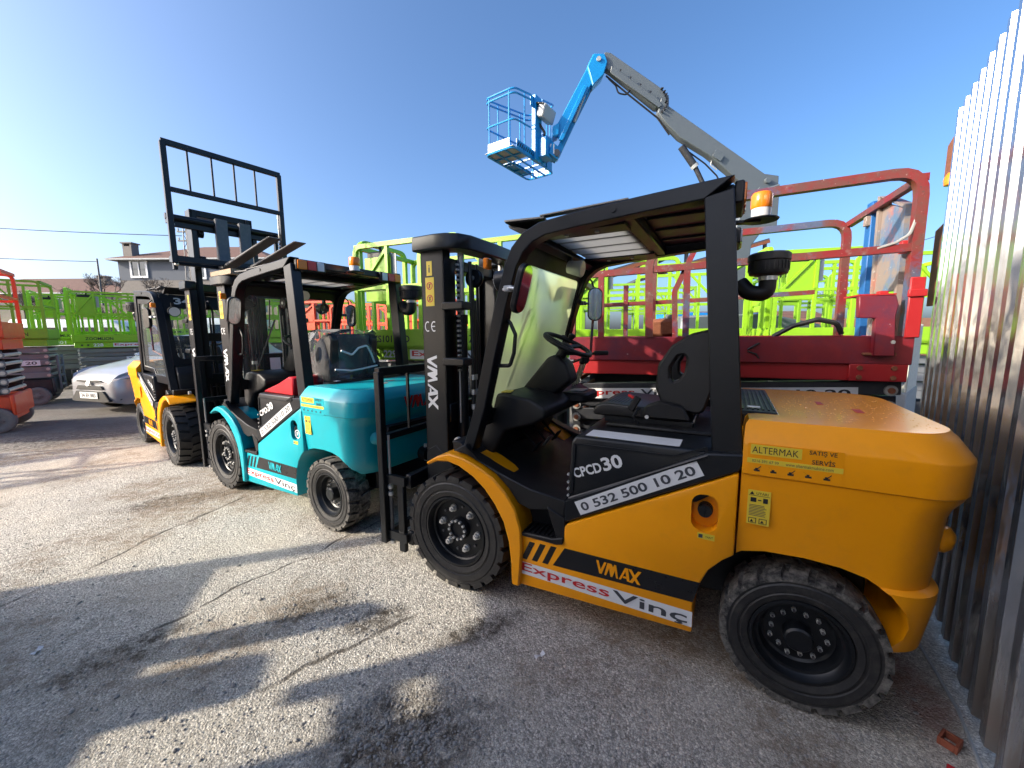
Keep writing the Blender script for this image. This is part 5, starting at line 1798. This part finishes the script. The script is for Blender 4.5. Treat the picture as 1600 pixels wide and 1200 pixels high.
for (cx, cy, sr, n_) in ((-.42, 1.33, .4, 420), (-.9, 2.0, .4, 160), (.45, 1.05, .28, 200), (.2, 1.0, .25, 120), (1.5, 1.35, .3, 120), (-1.6, 1.9, .6, 120)):
    for k in range(n_):
        x, y = rg.gauss(cx, sr * .5), rg.gauss(cy, sr * .32)
        if y < .6 or x > .5 + .63 / .777 * y: continue
        s = rg.uniform(.003, .009)
        a = rg.random() * 6.28; ca, sa = math.cos(a), math.sin(a)
        fx, fy, fz = rg.uniform(.7, 1.5), rg.uniform(.6, 1.2), rg.uniform(.4, .8)
        gr.raw([((v[0] * fx * ca - v[1] * fy * sa) * s + x, (v[0] * fx * sa + v[1] * fy * ca) * s + y, (v[2] * fz + .15) * s) for v in ico], icf, gmat)
kind(gr.build("loose_grit", smooth=0), 'stuff', "fine stone grit scattered over the concrete yard")

# ---------------------------------------------------------------- corrugated sheet fence on the right
def galv():
    m, nt, b = _nodes("galvanised_sheet")
    N, L = nt.nodes, nt.links
    tc = N.new("ShaderNodeTexCoord")
    mp = N.new("ShaderNodeMapping"); mp.inputs["Scale"].default_value = (1.5, 1.5, .5); L.new(tc.outputs["Object"], mp.inputs[0])
    nz = N.new("ShaderNodeTexNoise"); nz.inputs["Scale"].default_value = 3.0; nz.inputs["Detail"].default_value = 7; L.new(mp.outputs[0], nz.inputs["Vector"])
    cr = N.new("ShaderNodeMixRGB"); cr.inputs[1].default_value = (.52, .54, .57, 1); cr.inputs[2].default_value = (.74, .75, .77, 1)
    L.new(nz.outputs["Fac"], cr.inputs[0])
    sp = N.new("ShaderNodeSeparateXYZ"); L.new(tc.outputs["Object"], sp.inputs[0])
    mp2 = N.new("ShaderNodeMapping"); mp2.inputs["Scale"].default_value = (14, 14, 1.2); L.new(tc.outputs["Object"], mp2.inputs[0])
    n4 = N.new("ShaderNodeTexNoise"); n4.inputs["Scale"].default_value = 1.0; n4.inputs["Detail"].default_value = 8; n4.inputs["Roughness"].default_value = .7; L.new(mp2.outputs[0], n4.inputs["Vector"])
    zr = N.new("ShaderNodeMapRange"); zr.inputs["From Min"].default_value = .75; zr.inputs["From Max"].default_value = .0; zr.inputs["To Min"].default_value = .02; zr.inputs["To Max"].default_value = .32; L.new(sp.outputs[2], zr.inputs["Value"])
    sm_ = N.new("ShaderNodeMath"); sm_.operation = 'ADD'; L.new(zr.outputs[0], sm_.inputs[0]); L.new(n4.outputs["Fac"], sm_.inputs[1])
    dm = N.new("ShaderNodeMapRange"); dm.interpolation_type = 'SMOOTHSTEP'; dm.inputs["From Min"].default_value = .60; dm.inputs["From Max"].default_value = .78; dm.inputs["To Max"].default_value = .8; L.new(sm_.outputs[0], dm.inputs["Value"])
    dc = N.new("ShaderNodeMixRGB"); dc.inputs[2].default_value = (.17, .13, .095, 1); L.new(dm.outputs[0], dc.inputs[0]); L.new(cr.outputs[0], dc.inputs[1])
    L.new(dc.outputs[0], b.inputs["Base Color"])
    ms_ = N.new("ShaderNodeMapRange"); ms_.inputs["To Min"].default_value = .92; ms_.inputs["To Max"].default_value = .2; L.new(dm.outputs[0], ms_.inputs["Value"]); L.new(ms_.outputs[0], b.inputs["Metallic"])
    mr = N.new("ShaderNodeMapRange"); mr.inputs["To Min"].default_value = .10; mr.inputs["To Max"].default_value = .30
    L.new(nz.outputs["Fac"], mr.inputs["Value"]); L.new(mr.outputs[0], b.inputs["Roughness"])
    n2 = N.new("ShaderNodeTexNoise"); n2.inputs["Scale"].default_value = 6; n2.inputs["Detail"].default_value = 3; L.new(mp.outputs[0], n2.inputs["Vector"])
    bp = N.new("ShaderNodeBump"); bp.inputs["Strength"].default_value = .4; bp.inputs["Distance"].default_value = .02
    L.new(n2.outputs["Fac"], bp.inputs["Height"]); L.new(bp.outputs[0], b.inputs["Normal"])
    return m


M['galv'] = galv()
FA = .890
fence = thing("sheet_metal_fence", "tall shiny corrugated metal sheet fence beside the orange forklift with open cab", "fence", (1.772, 1.270, 0), FA)
PER = .166
def sheet(x0, nper, top, zoff, yoff):
    m = MB()
    prof = []
    for k in range(nper):
        xx = x0 + k * PER
        for dx, dy in ((0, 0), (.062, 0), (.082, .040), (.142, .040), (.162, 0)):
            prof.append((xx + dx, dy))
    prof.append((x0 + nper * PER, 0))
    prof.append((x0 + nper * PER + .030, .0))
    nz = 7
    vs = []; fs = []
    t = .0012
    for i in range(nz):
        z = zoff + (top - zoff) * i / (nz - 1)
        for (x, y) in prof:
            vs.append((x, yoff + y + .004 * math.sin(x * 3 + z * 2.1), z))
    n = len(prof)
    for i in range(nz - 1):
        for q in range(n - 1):
            fs.append((i * n + q, i * n + q + 1, (i + 1) * n + q + 1, (i + 1) * n + q))
    m.raw(vs, fs, M['galv'])
    # thickness: a second skin behind
    m.raw([(v[0], v[1] + -t, v[2]) for v in vs], [f[::-1] for f in fs], M['galv'])
    return m
x = 2.03 - PER * 6
for k in range(8):
    tp = 3.0 + rng.uniform(-.012, .012)
    sm = sheet(x, 6, tp, .02 + rng.uniform(0, .025), -.0015 * (k % 2))
    for q in range(58):  # screw heads along the lap
        zz = .12 + q * .05
        sm.cyl((x + .02, .001, zz), (x + .02, .0055, zz), .006, M['steel'], 6)
    sm.build("sheet_panel", fence, smooth=25)
    x -= PER * 6
fp = MB()
for zz in (.5, 1.5, 2.55):
    fp.box((-1.6, -.030, zz), (7.4, .05, .06), M['rust'], bev=.004)
fp.build("fence_rail", fence)
for xx in (-3.6, -1.6, .3, 2.02):
    q = MB(); q.box((xx, -.10, 1.45), (.09, .09, 2.9), M['rust'], bev=.005); q.build("fence_post", fence)
ba = MB(); ba.box((2.35, -.02, 2.83), (.40, .03, .25), M['rust'], bev=.003); ba.build("rusty_end_plate", fence)
ba = MB(); ba.box((2.40, -.02, 2.04), (.48, .03, .60), M['rust'], bev=.003); ba.build("rusty_end_plate", fence)
bb = MB(); bb.lathe([(0, .05), (.03, .045), (.045, .02), (.05, 0), (.045, -.04), (0, -.045)], M['amber'], (2.22, -.01, 2.62), (0, 0, 1), 14); bb.build("amber_bracket", fence)
tpp = MB(); tpp.box((.93, -.07, 3.05), (.05, .05, .30), M['frostplastic'], bev=.004); tpp.build("post_top", fence)

# cable along the foot of the fence, brick bit, paper scraps
cb = MB()
cb.tube([(2.02, 1.83, .03), (1.93, 1.65, .012), (1.80, 1.42, .010), (1.66, 1.23, .010), (1.56, 1.10, .011)], .006, M['lightgrey'], 8, fil=.2)
tag(cb.build("cable"), "thin grey cable lying along the foot of the shiny metal fence", "cable")
bkm = pm("brick_clay", (.30, .085, .045), .9, var=.25, scale=30, bump=.3)
bk = MB()
T = Matrix.Translation((1.625, 1.29, 0)) @ Matrix.Scale(.75, 4) @ Matrix.Rotation(.5, 4, 'Z')
for c_, d_ in (((0, -.03, .02), (.085, .012, .04)), ((0, .03, .02), (.085, .012, .04)), ((-.037, 0, .02), (.012, .048, .038)), ((.037, 0, .02), (.012, .048, .038))):
    bk.box(c_, d_, bkm, bev=.002, M=T)
tag(bk.build("brick_fragment"), "small hollow piece of red brick on the ground by the metal fence", "brick")
rp = MB(); rp.box((1.53, 1.20, .007), (.035, .022, .012), M['redplastic'], rot=(0, 0, .7), bev=.003)
tag(rp.build("plastic_chip"), "small red plastic chip on the concrete near the fence", "litter")
for (px, py, a, lab) in ((.124, 1.711, .6, "white paper scrap lying in front of the open orange forklift"), (-2.34, 1.757, 1.9, "white paper scrap on the shaded concrete away from the forklifts")):
    p = MB()
    n = 5
    vs = [(-.05 + .10 * i / n, -.012 + .024 * j, .005 + .007 * math.sin(i * 1.3 + j)) for i in range(n + 1) for j in range(2)]
    p.raw(vs, [(i * 2, i * 2 + 2, i * 2 + 3, i * 2 + 1) for i in range(n)], M['white'])
    p.raw([(v[0], v[1], v[2] - .0006) for v in vs], [(i * 2 + 1, i * 2 + 3, i * 2 + 2, i * 2) for i in range(n)], M['white'])
    o = p.build("paper_scrap", smooth=60); o.location = (px, py, 0); o.rotation_euler = (0, 0, a)
    o.scale = (.55, .8, 1)
    tag(o, lab, "litter")

# ---------------------------------------------------------------- forklifts
build_forklift("orange forklift with open cab beside the shiny sheet metal fence", (-.0603, 2.7651), 2.6348, 'orange', spin=.1)
build_forklift("teal forklift with red seat cover and plastic wrapped seat, between the two orange ones", (-2.570, 4.3537), 2.5712, 'teal', redcover=True, spin=.5)
build_forklift("orange forklift with closed cab and forks raised high above the teal one", (-3.6843, 5.0514), -.6463, 'orange', lift=2.19, forks=True, cab=True, spin=.9)

# plank on the teal forklift's mast head
pk = MB()
ca, sa = math.cos(2.5712), math.sin(2.5712)
def l2(x, y): return (-2.570 + ca * x - sa * y, 4.3537 + sa * x + ca * y)
a_, b_ = l2(.50, .34), l2(-.02, .36)
pk.bar([(a_[0], a_[1], 2.178), (b_[0], b_[1], 2.172)], .09, .05, M['tanwood'])
tag(pk.build("wooden_plank"), "short weathered wooden plank lying on the teal forklift's mast top", "plank")

# ---------------------------------------------------------------- lifts
build_red_lift("worn dark red scissor lift with bent rails beside the metal fence", (.54, 3.67), -.3588)
build_scissor("lime green scissor lift numbered 229 right behind the open orange forklift's mast", (-1.95, 5.0), R(-24), 'green', name_txt=("ZS1012HD", "ZOOMLION"), num="229", strip=True)
build_scissor("lime green scissor lift numbered 228 behind the silver car", (-12.2, 11.0), R(40), 'green', name_txt=("ZOOMLION", "ZS1012HD"), num="228", strip=True, arm_txt="www.expressvinc.com", gate=True, rail=2.78)
build_scissor("lime green scissor lift numbered 332 behind the orange scissor lift", (-12.4, 7.42), R(40), 'green2', name_txt=("ZOOMLION", "ZOOMLION"), num="332", arm_txt="0 532 500 10 20", gate=False, rail=2.86, dz0=1.33, dz1=1.72)
build_scissor("lime green scissor lift in the second row behind the one numbered 228", (-12.9, 14.6), R(40), 'green2', name_txt=("ZOOMLION", "ZS1012HD"), num="302", rail=2.85, dz0=1.45, dz1=1.82)
build_scissor("lime green scissor lift in the far row between the white van and the cabbed forklift", (-10.4, 15.9), R(40), 'green', rail=2.9, dz0=1.45, dz1=1.82)
build_scissor("bright orange scissor lift with large grey front wheel standing left of the one numbered 332", (-9.95, 4.71), R(40), 'liftorange', arms='liftdark', base='liftorange', ladder=False, rail=2.72, dz0=1.34, dz1=1.78, gate=False)
build_scissor("orange scissor lift standing out of view nearest to the added shed", (-11.5, 1.5), R(40), 'liftorange', arms='liftdark', base='liftorange', rail=2.72, dz0=1.34, dz1=1.78)
build_scissor("lime green scissor lift filling the gap between the lifts numbered 332 and 228", (-13.6, 11.3), R(40), 'green', name_txt=("ZOOMLION", "ZS1012HD"), num="301", rail=2.75, dz0=1.3, dz1=1.7)
build_scissor("lime green scissor lift behind the car's roof, third row", (-9.2, 13.0), R(30), 'green2', name_txt=("ZOOMLION", "ZS1012HD"), rail=2.75, dz0=1.3, dz1=1.7)
build_scissor("lime green scissor lift behind the teal forklift's windshield", (-6.6, 12.6), R(10), 'green', rail=2.65)
build_scissor("orange scissor lift seen through the teal forklift's cab", (-5.2, 9.6), R(-14), 'liftorange', rail=2.32, dz0=1.1, dz1=1.45)
build_scissor("orange scissor lift behind the green one numbered 229", (-2.6, 8.6), R(-14), 'liftorange', rail=2.25, dz0=1.1, dz1=1.45)
build_scissor("lime green scissor lift directly behind the red lift, seen over the steering wheel", (.95, 6.3), R(-16), 'green', rail=2.62)
build_scissor("lime green scissor lift behind the red lift, seen past the black air intake", (3.75, 5.75), R(-14), 'green', rail=2.66)
build_scissor("lime green scissor lift in the row behind, under the grey canopy roofs", (1.6, 9.2), R(-12), 'green2', rail=2.62)
build_scissor("lime green scissor lift standing nearest to the blue van", (4.9, 7.6), R(-10), 'green2', rail=2.7)
build_boom("grey and blue articulated boom lift with raised basket against the sky")
build_car("silver hatchback parked facing the yard behind the cabbed forklift", (-8.35, 7.75), math.atan2(-.96, -.28))
build_van("white van with dark side windows behind the lift numbered 228", (-14.0, 16.5), R(8), 'vanwhite')
build_van("white van facing the yard, seen through the far forklift's cab", (-9.3, 13.2), R(-62), 'vanwhite')
build_van("blue van with white phone number behind the red scissor lift", (10.0, 14.0), R(0), 'vanblue', digits=True)

# ---------------------------------------------------------------- unseen shed added at the left, outline cut to shade the yard
shade_sheet = pm("shade_cladding", (.28, .29, .30), .6, .3, var=.15, dirt=.3)
blockm = pm("concrete_block", (.30, .29, .27), .9, var=.15, scale=12, bump=.2)
UE, VE = Vector((.954, .300, 0)), Vector((-.300, .954, 0))
sh = thing("added_shade_shed", "added sheet metal shed out of view at the left, shaped to shade the yard", "shed")
Ts = Matrix((UE, VE, (0, 0, 1))).transposed().to_4x4()
def SB(m, c, d, mat, bev=0.0): m.box(c, d, mat, bev=bev, M=Ts)
U0 = -3.8
q = MB(); SB(q, (U0, .50, .60), (.20, 5.1, 1.20), blockm, .01); q.build("shade_low_wall", sh)
q = MB(); q.prism([(1.80, 1.93), (1.95, 2.0), (3.08, 2.0), (3.08, 3.63), (.2, 4.98), (-2.0, 4.0), (-2.0, 1.2), (1.47, 1.2), (1.47, 1.85), (1.64, 1.85), (1.68, 1.56), (1.78, 1.57)], U0 - .05, U0 + .05, shade_sheet, axis='x', M=Ts); q.build("shade_gable", sh)  # opening and gable slope cut to give the wanted shadow edges
q = MB(); SB(q, (U0, 3.0, 2.4), (.12, .11, 2.4), M['rust'], .004); q.build("post", sh)
q = MB(); SB(q, (U0 + .2, 1.56, 1.61), (.10, .30, .09), M['rust'], .004); q.build("rail", sh)
q = MB(); q.prism(rrect(2.10, 1.1, 2.27, 1.69, .08, 5), U0 - .10, U0 + .10, blockm, axis='x', M=Ts); q.prism(rrect(1.77, 1.1, 2.04, 1.45, .06, 5), U0 - .10, U0 + .10, blockm, axis='x', M=Ts); q.build("shade_blocks", sh)  # block shapes added for the shadow tips on the ground
q = MB()
q.prism([(3.14, 3.60), (.2, 4.97), (-2.1, 3.95), (-2.1, 4.01), (.2, 5.04), (3.14, 3.67)], U0 + .1, U0 - 2.4, shade_sheet, axis='x', M=Ts); q.build("roof", sh)
for v_ in (2.99, -1.9):
    q = MB(); SB(q, (U0 - 2.3, v_, 1.8), (.14, .14, 3.6 if v_ > 0 else 4.0), M['rust'], .004); q.build("post", sh)

# ---------------------------------------------------------------- far setting
drygrass = pm("dry_bank_earth", (.11, .09, .065), .95, var=.4, scale=1.2, dirt=.5, dirtcol=(.08, .10, .035))
bank = MB()
def bz(x, y):
    t = max(0, min(1, (y - 20) / 8.0))
    fx = max(0, min(1, (2 - x) / 12.0))
    return (3.9 * t * t * (3 - 2 * t) + .25 * math.sin(x * .8) * t + .2 * math.sin(y * 1.3 + x * .5) * t) * fx - .05
nx, ny = 60, 24
vs = [(-110 + 115 * i / nx, 19 + 60 * (j / ny) ** 1.6, bz(-110 + 115 * i / nx, 19 + 60 * (j / ny) ** 1.6)) for j in range(ny + 1) for i in range(nx + 1)]
bank.raw(vs, [(j * (nx + 1) + i, j * (nx + 1) + i + 1, (j + 1) * (nx + 1) + i + 1, (j + 1) * (nx + 1) + i) for j in range(ny) for i in range(nx)], drygrass)
kind(bank.build("hillside", smooth=80), 'structure', "low brown bank with dry brush behind the lifts")

brickm = pm("far_brick", (.30, .15, .09), .9, var=.25, scale=3, dirt=.3)
rooft = None
def tiles():
    m, nt, b = _nodes("roof_tiles")
    N, L = nt.nodes, nt.links
    tc = N.new("ShaderNodeTexCoord")
    wv = N.new("ShaderNodeTexWave"); wv.inputs["Scale"].default_value = 2.2; wv.inputs["Distortion"].default_value = .6; wv.bands_direction = 'Z'
    L.new(tc.outputs["Object"], wv.inputs["Vector"])
    nz = N.new("ShaderNodeTexNoise"); nz.inputs["Scale"].default_value = 3; nz.inputs["Detail"].default_value = 7; L.new(tc.outputs["Object"], nz.inputs["Vector"])
    a = N.new("ShaderNodeMixRGB"); a.inputs[1].default_value = (.12, .055, .04, 1); a.inputs[2].default_value = (.20, .105, .075, 1); L.new(nz.outputs["Fac"], a.inputs[0])
    c = N.new("ShaderNodeMixRGB"); c.blend_type = 'MULTIPLY'; c.inputs[0].default_value = .5; L.new(a.outputs[0], c.inputs[1]); L.new(wv.outputs["Color"], c.inputs[2])
    L.new(c.outputs[0], b.inputs["Base Color"]); b.inputs["Roughness"].default_value = .9
    return m
M['tiles'] = tiles()
greywall = pm("grey_render", (.115, .13, .155), .9, var=.06, scale=2)
stonewall = pm("bare_masonry", (.22, .20, .18), .95, var=.25, scale=6)


def house(name_label, x0, x1, y0, y1, zb, ze, zr, wall, chim, windows):
    h = thing("house", name_label, "house", ((x0 + x1) / 2, y0, zb))
    cx, w, d = 0, (x1 - x0) / 2, y1 - y0
    hz = ze - zb
    q = MB(); q.box((0, d / 2, hz * .30 - .8), (2 * w - .02, d - .02, hz * .6 + 1.6), stonewall); q.box((0, d / 2, hz * .78), (2 * w, d, hz * .44), wall); q.build("wall", h)
    q = MB()
    e = .55
    rz_ = zr - zb
    q.raw([(-w - e, -e, hz - .1), (w + e, -e, hz - .1), (w + e, d + e, hz - .1), (-w - e, d + e, hz - .1), (-w * .35, d / 2, rz_), (w * .35, d / 2, rz_)], [(0, 1, 5, 4), (1, 2, 5), (2, 3, 4, 5), (3, 0, 4)], M['tiles'])
    q.raw([(-w - e, -e, hz - .22), (w + e, -e, hz - .22), (w + e, d + e, hz - .22), (-w - e, d + e, hz - .22), (-w - e, -e, hz - .1), (w + e, -e, hz - .1), (w + e, d + e, hz - .1), (-w - e, d + e, hz - .1)], [(3, 2, 1, 0), (0, 1, 5, 4), (1, 2, 6, 5), (2, 3, 7, 6), (3, 0, 4, 7)], M['lightgrey'])
    ro = q.build("roof", h, smooth=0)
    q = MB(); q.box((chim[0] - (x0 + x1) / 2, 1.0 + chim[2], chim[1] - zb - 1.0), (.8, .7, 2.0), stonewall, bev=.02); q.box((chim[0] - (x0 + x1) / 2, 1.0 + chim[2], chim[1] - zb + .28), (1.0, .85, .10), stonewall)
    for sx_ in (-.32, .32):
        q.box((chim[0] - (x0 + x1) / 2 + sx_, 1.0 + chim[2], chim[1] - zb + .11), (.15, .7, .24), stonewall)
    q.build("chimney", ro, smooth=30)
    for (wx, wz, ww, wh) in windows:
        q = MB()
        X, Z = wx - (x0 + x1) / 2, wz - zb
        for cxx, czz, dw, dh in ((X - ww / 2, Z, .16, wh + .3), (X + ww / 2, Z, .16, wh + .3)):
            q.box((cxx, -.03, czz), (dw, .12, dh), M['white'])
        for cxx, czz, dw, dh in ((X, Z - wh / 2 - .07, ww - .16, .16), (X, Z + wh / 2 + .07, ww - .16, .16), (X, Z, .08, wh - .02)):
            q.box((cxx, -.03, czz), (dw, .12, dh), M['white'])
        fr = q.build("window", h, smooth=0)
        q = MB(); q.box((X, .0, Z), (ww - .1, .05, wh), M['carglass']); q.build("pane", fr, smooth=0)
    return h


house("grey two storey house with red tiled roof and brick chimney on the bank", -33.9, -21.0, 35, 44, 4.0, 8.25, 10.1, greywall, (-33.2, 9.3, -1.0 + .6), [(-32.1, 7.35, 1.35, 1.25), (-27.0, 7.2, 1.2, 1.25), (-24, 7.2, 1.2, 1.25)])
house("low house with long weathered tile roof and square chimney", -62, -38.0, 40, 50, 3.4, 6.0, 8.0, stonewall, (-42.5, 7.5, 1.2), [(-45, 4.9, 1.2, 1.0)])

# grey sheet canopies behind the red lift
cm = pm("canopy_sheet", (.085, .095, .11), .45, .3, var=.1)
for (x0, y0, L_, z0, z1, lab) in ((2.9, 13.6, 3.1, 3.45, 4.35, "dark grey sloping sheet canopy seen through the open orange forklift's cab"), (5.2, 15.5, 4.6, 3.7, 5.0, "dark grey sloping sheet canopy farther right beside the first one")):
    c_ = thing("sheet_canopy", lab, "canopy", (x0, y0, 0), 0, "grey canopies")
    q = MB(); q.prism([(0, z0), (L_, z1), (L_, z1 + .10), (0, z0 + .10)], 0, 3.0, cm); q.build("roof", c_, smooth=0)
    q = MB(); q.box((L_ / 2, -.05, (z0 + z1) / 2 - .02), (L_ * 1.03, .06, .12), M['rust'], rot=(0, -math.atan2(z1 - z0, L_), 0)); q.build("edge_beam", c_)
    for xx, yy in ((.1, .1), (L_ - .1, .1), (.1, 2.9), (L_ - .1, 2.9)):
        zt = z0 + (z1 - z0) * xx / L_
        q = MB(); q.box((xx, yy, zt / 2), (.10, .10, zt), M['grey']); q.build("post", c_)

# low buildings and walls at the right
w_ = MB(); w_.box((19, 25, 1.2), (16, .3, 2.4), brickm); o = w_.build("brick_wall"); tag(o, "long low red brick wall far behind the lifts on the right", "wall")
hb = thing("brick_shed", "low brick shed with tiled roof behind the bare trees on the right", "shed", (20, 31, 0))
q = MB(); q.box((0, 2, 1.2), (9, 4, 2.4), brickm); q.build("wall", hb)
q = MB(); q.raw([(-5, -.5, 2.4), (5, -.5, 2.4), (5, 4.5, 2.4), (-5, 4.5, 2.4), (-5, 2, 3.3), (5, 2, 3.3)], [(0, 1, 5, 4), (2, 3, 4, 5), (1, 2, 5), (3, 0, 4), (3, 2, 1, 0)], M['tiles']); q.build("roof", hb, smooth=0)
pw = thing("sheet_metal_screen", "pale weathered sheet screen between the red lift and the metal fence", "fence", (4.10, 4.05, 0), R(40))
pwm = pm("pale_corrugated", (.55, .54, .48), .6, .2, var=.15, dirt=.3)
q = MB()
prof = []
for k in range(12):
    prof += [(.08 * k, 0), (.08 * k + .03, 0), (.08 * k + .04, .02), (.08 * k + .07, .02)]
q.raw([(p[0], p[1], .9) for p in prof] + [(p[0], p[1], 1.62) for p in prof], [(i, i + 1, len(prof) + i + 1, len(prof) + i) for i in range(len(prof) - 1)], pwm)
q.raw([(p[0], p[1] + .003, .9) for p in prof] + [(p[0], p[1] + .003, 1.62) for p in prof], [(i + 1, i, len(prof) + i, len(prof) + i + 1) for i in range(len(prof) - 1)], pwm)
q.build("sheet_panel", pw, smooth=0)
q = MB(); q.box((.45, .05, .45), (1.0, .12, .9), blockm, bev=.01); q.build("plinth", pw)

# utility poles and wires
def pole(label, x, y, z0, z1, lattice=False):
    p = thing("utility_pole", label, "pole", (x, y, z0), 0)
    q = MB()
    h = z1 - z0
    if lattice:
        for sx_ in (-1, 1):
            for sy_ in (-1, 1):
                q.tube([(sx_ * .22, sy_ * .22, 0), (sx_ * .10, sy_ * .10, h)], .03, M['grey'], 5)
        n = 14
        for k in range(n):
            a, b_ = h * k / n, h * (k + 1) / n
            ra, rb = .22 - .12 * k / n, .22 - .12 * (k + 1) / n
            sg = 1 if k % 2 else -1
            q.tube([(-sg * ra, -ra, a), (sg * rb, -rb, b_)], .018, M['grey'], 4); q.tube([(ra, -sg * ra, a), (rb, sg * rb, b_)], .018, M['grey'], 4)
    else:
        q.cyl((0, 0, 0), (0, 0, h), .06, M['grey'], 8, .045)
    q.build("mast", p, smooth=0)
    if not lattice:
        return
    q = MB()
    for zz in (h - .2, h - .75):
        q.box((0, 0, zz), (1.1, .08, .08), M['grey'])
        for sx_ in (-.5, 0, .5):
            q.cyl((sx_, 0, zz + .04), (sx_, 0, zz + .2), .05, M['lightgrey'], 6)
    q.build("crossarm", p, smooth=0)
pole("thin steel lattice utility pole behind the raised forks", -20.2, 25.5, 2.5, 8.2, True)
pole("slender pole standing left of the grey house", -27.5, 27, 3.5, 6.7)
def wire(label, p, q_, sag):
    m = MB()
    P_, Q_ = Vector(p), Vector(q_)
    m.tube([P_.lerp(Q_, t / 20) - Vector((0, 0, sag * 4 * (t / 20) * (1 - t / 20))) for t in range(21)], .022, M['hose'], 4)
    tag(m.build("overhead_wire", smooth=0), label, "wire", "overhead wires")
wire("upper thin overhead wire running to the lattice pole", (-60, 25, 10.9), (-20.5, 25.5, 7.75), .5)
wire("lower overhead wire above the green lifts on the left", (-60, 26, 8.9), (-27.5, 27, 6.5), .4)
wire("faint overhead wire sloping down behind the metal fence", (60, 40, 17.0), (14, 26, 4.0), .5)

# bare trees and shrubs
bark = pm("bare_bark", (.14, .115, .095), .9, var=.3, scale=6)
def bare_tree(label, name, cat, x, y, z, h, spread, seed, depth=5, trunks=1, group="bare trees and shrubs"):
    r = random.Random(seed)
    t = thing(name, label, cat, (x, y, z), 0, group)
    tr = MB(); cr = MB()
    def grow(p, d, ln, rad, k):
        e = p + d * ln
        mid = p.lerp(e, .5) + Vector((r.uniform(-1, 1), r.uniform(-1, 1), 0)) * ln * .06
        (tr if k == depth else cr).sweep([p, mid, e], [(rad * math.cos(a), rad * math.sin(a)) for a in (0, 2.09, 4.19)], bark, cap=False)
        if k == 0: return
        for _ in range(r.choice((2, 3, 3))):
            nd = (d + Vector((r.uniform(-1, 1), r.uniform(-1, 1), r.uniform(-.25, .7))) * spread).normalized()
            grow(p.lerp(e, r.uniform(.55, 1.0)), nd, ln * r.uniform(.62, .82), max(.008, rad * .58), k - 1)
    for q in range(trunks):
        grow(Vector((r.uniform(-.5, .5) * (trunks > 1), r.uniform(-.5, .5) * (trunks > 1), 0)), Vector((r.uniform(-.25, .25), r.uniform(-.2, .2), 1)).normalized(), h * .34, h * .022, depth)
    tr.build("trunk", t, smooth=0); cr.build("crown", t, smooth=0)
bare_tree("bare tree with fine twigs right of the black air intake", "bare_tree", "tree", 24.0, 30, 0, 7.0, .55, 3)
bare_tree("bare tree behind the striped gate of the red lift", "bare_tree", "tree", 30.0, 33, 0, 7.6, .55, 4)
bare_tree("bare tree low behind the brick wall", "bare_tree", "tree", 17.0, 34, 0, 5.0, .55, 5)
for k, (x, y, h, lab) in enumerate(((-29.5, 29, 3.0, "bare shrub beside the slender pole below the grey house"), (-26.3, 29.5, 3.2, "bare shrub in front of the grey house wall"), (-33.5, 31, 2.8, "bare shrub right of the square chimney"), (-20.5, 24, 2.6, "bare brush on the bank behind the green rails"), (-25.0, 24, 2.4, "bare brush on the bank left of the cabbed forklift"), (-30.0, 25, 2.4, "dry brush on the bank above the orange lift"))):
    bare_tree(lab, "bare_shrub", "shrub", x, y, bz(x, y), h * .8, 1.1, 20 + k, 5, 4)
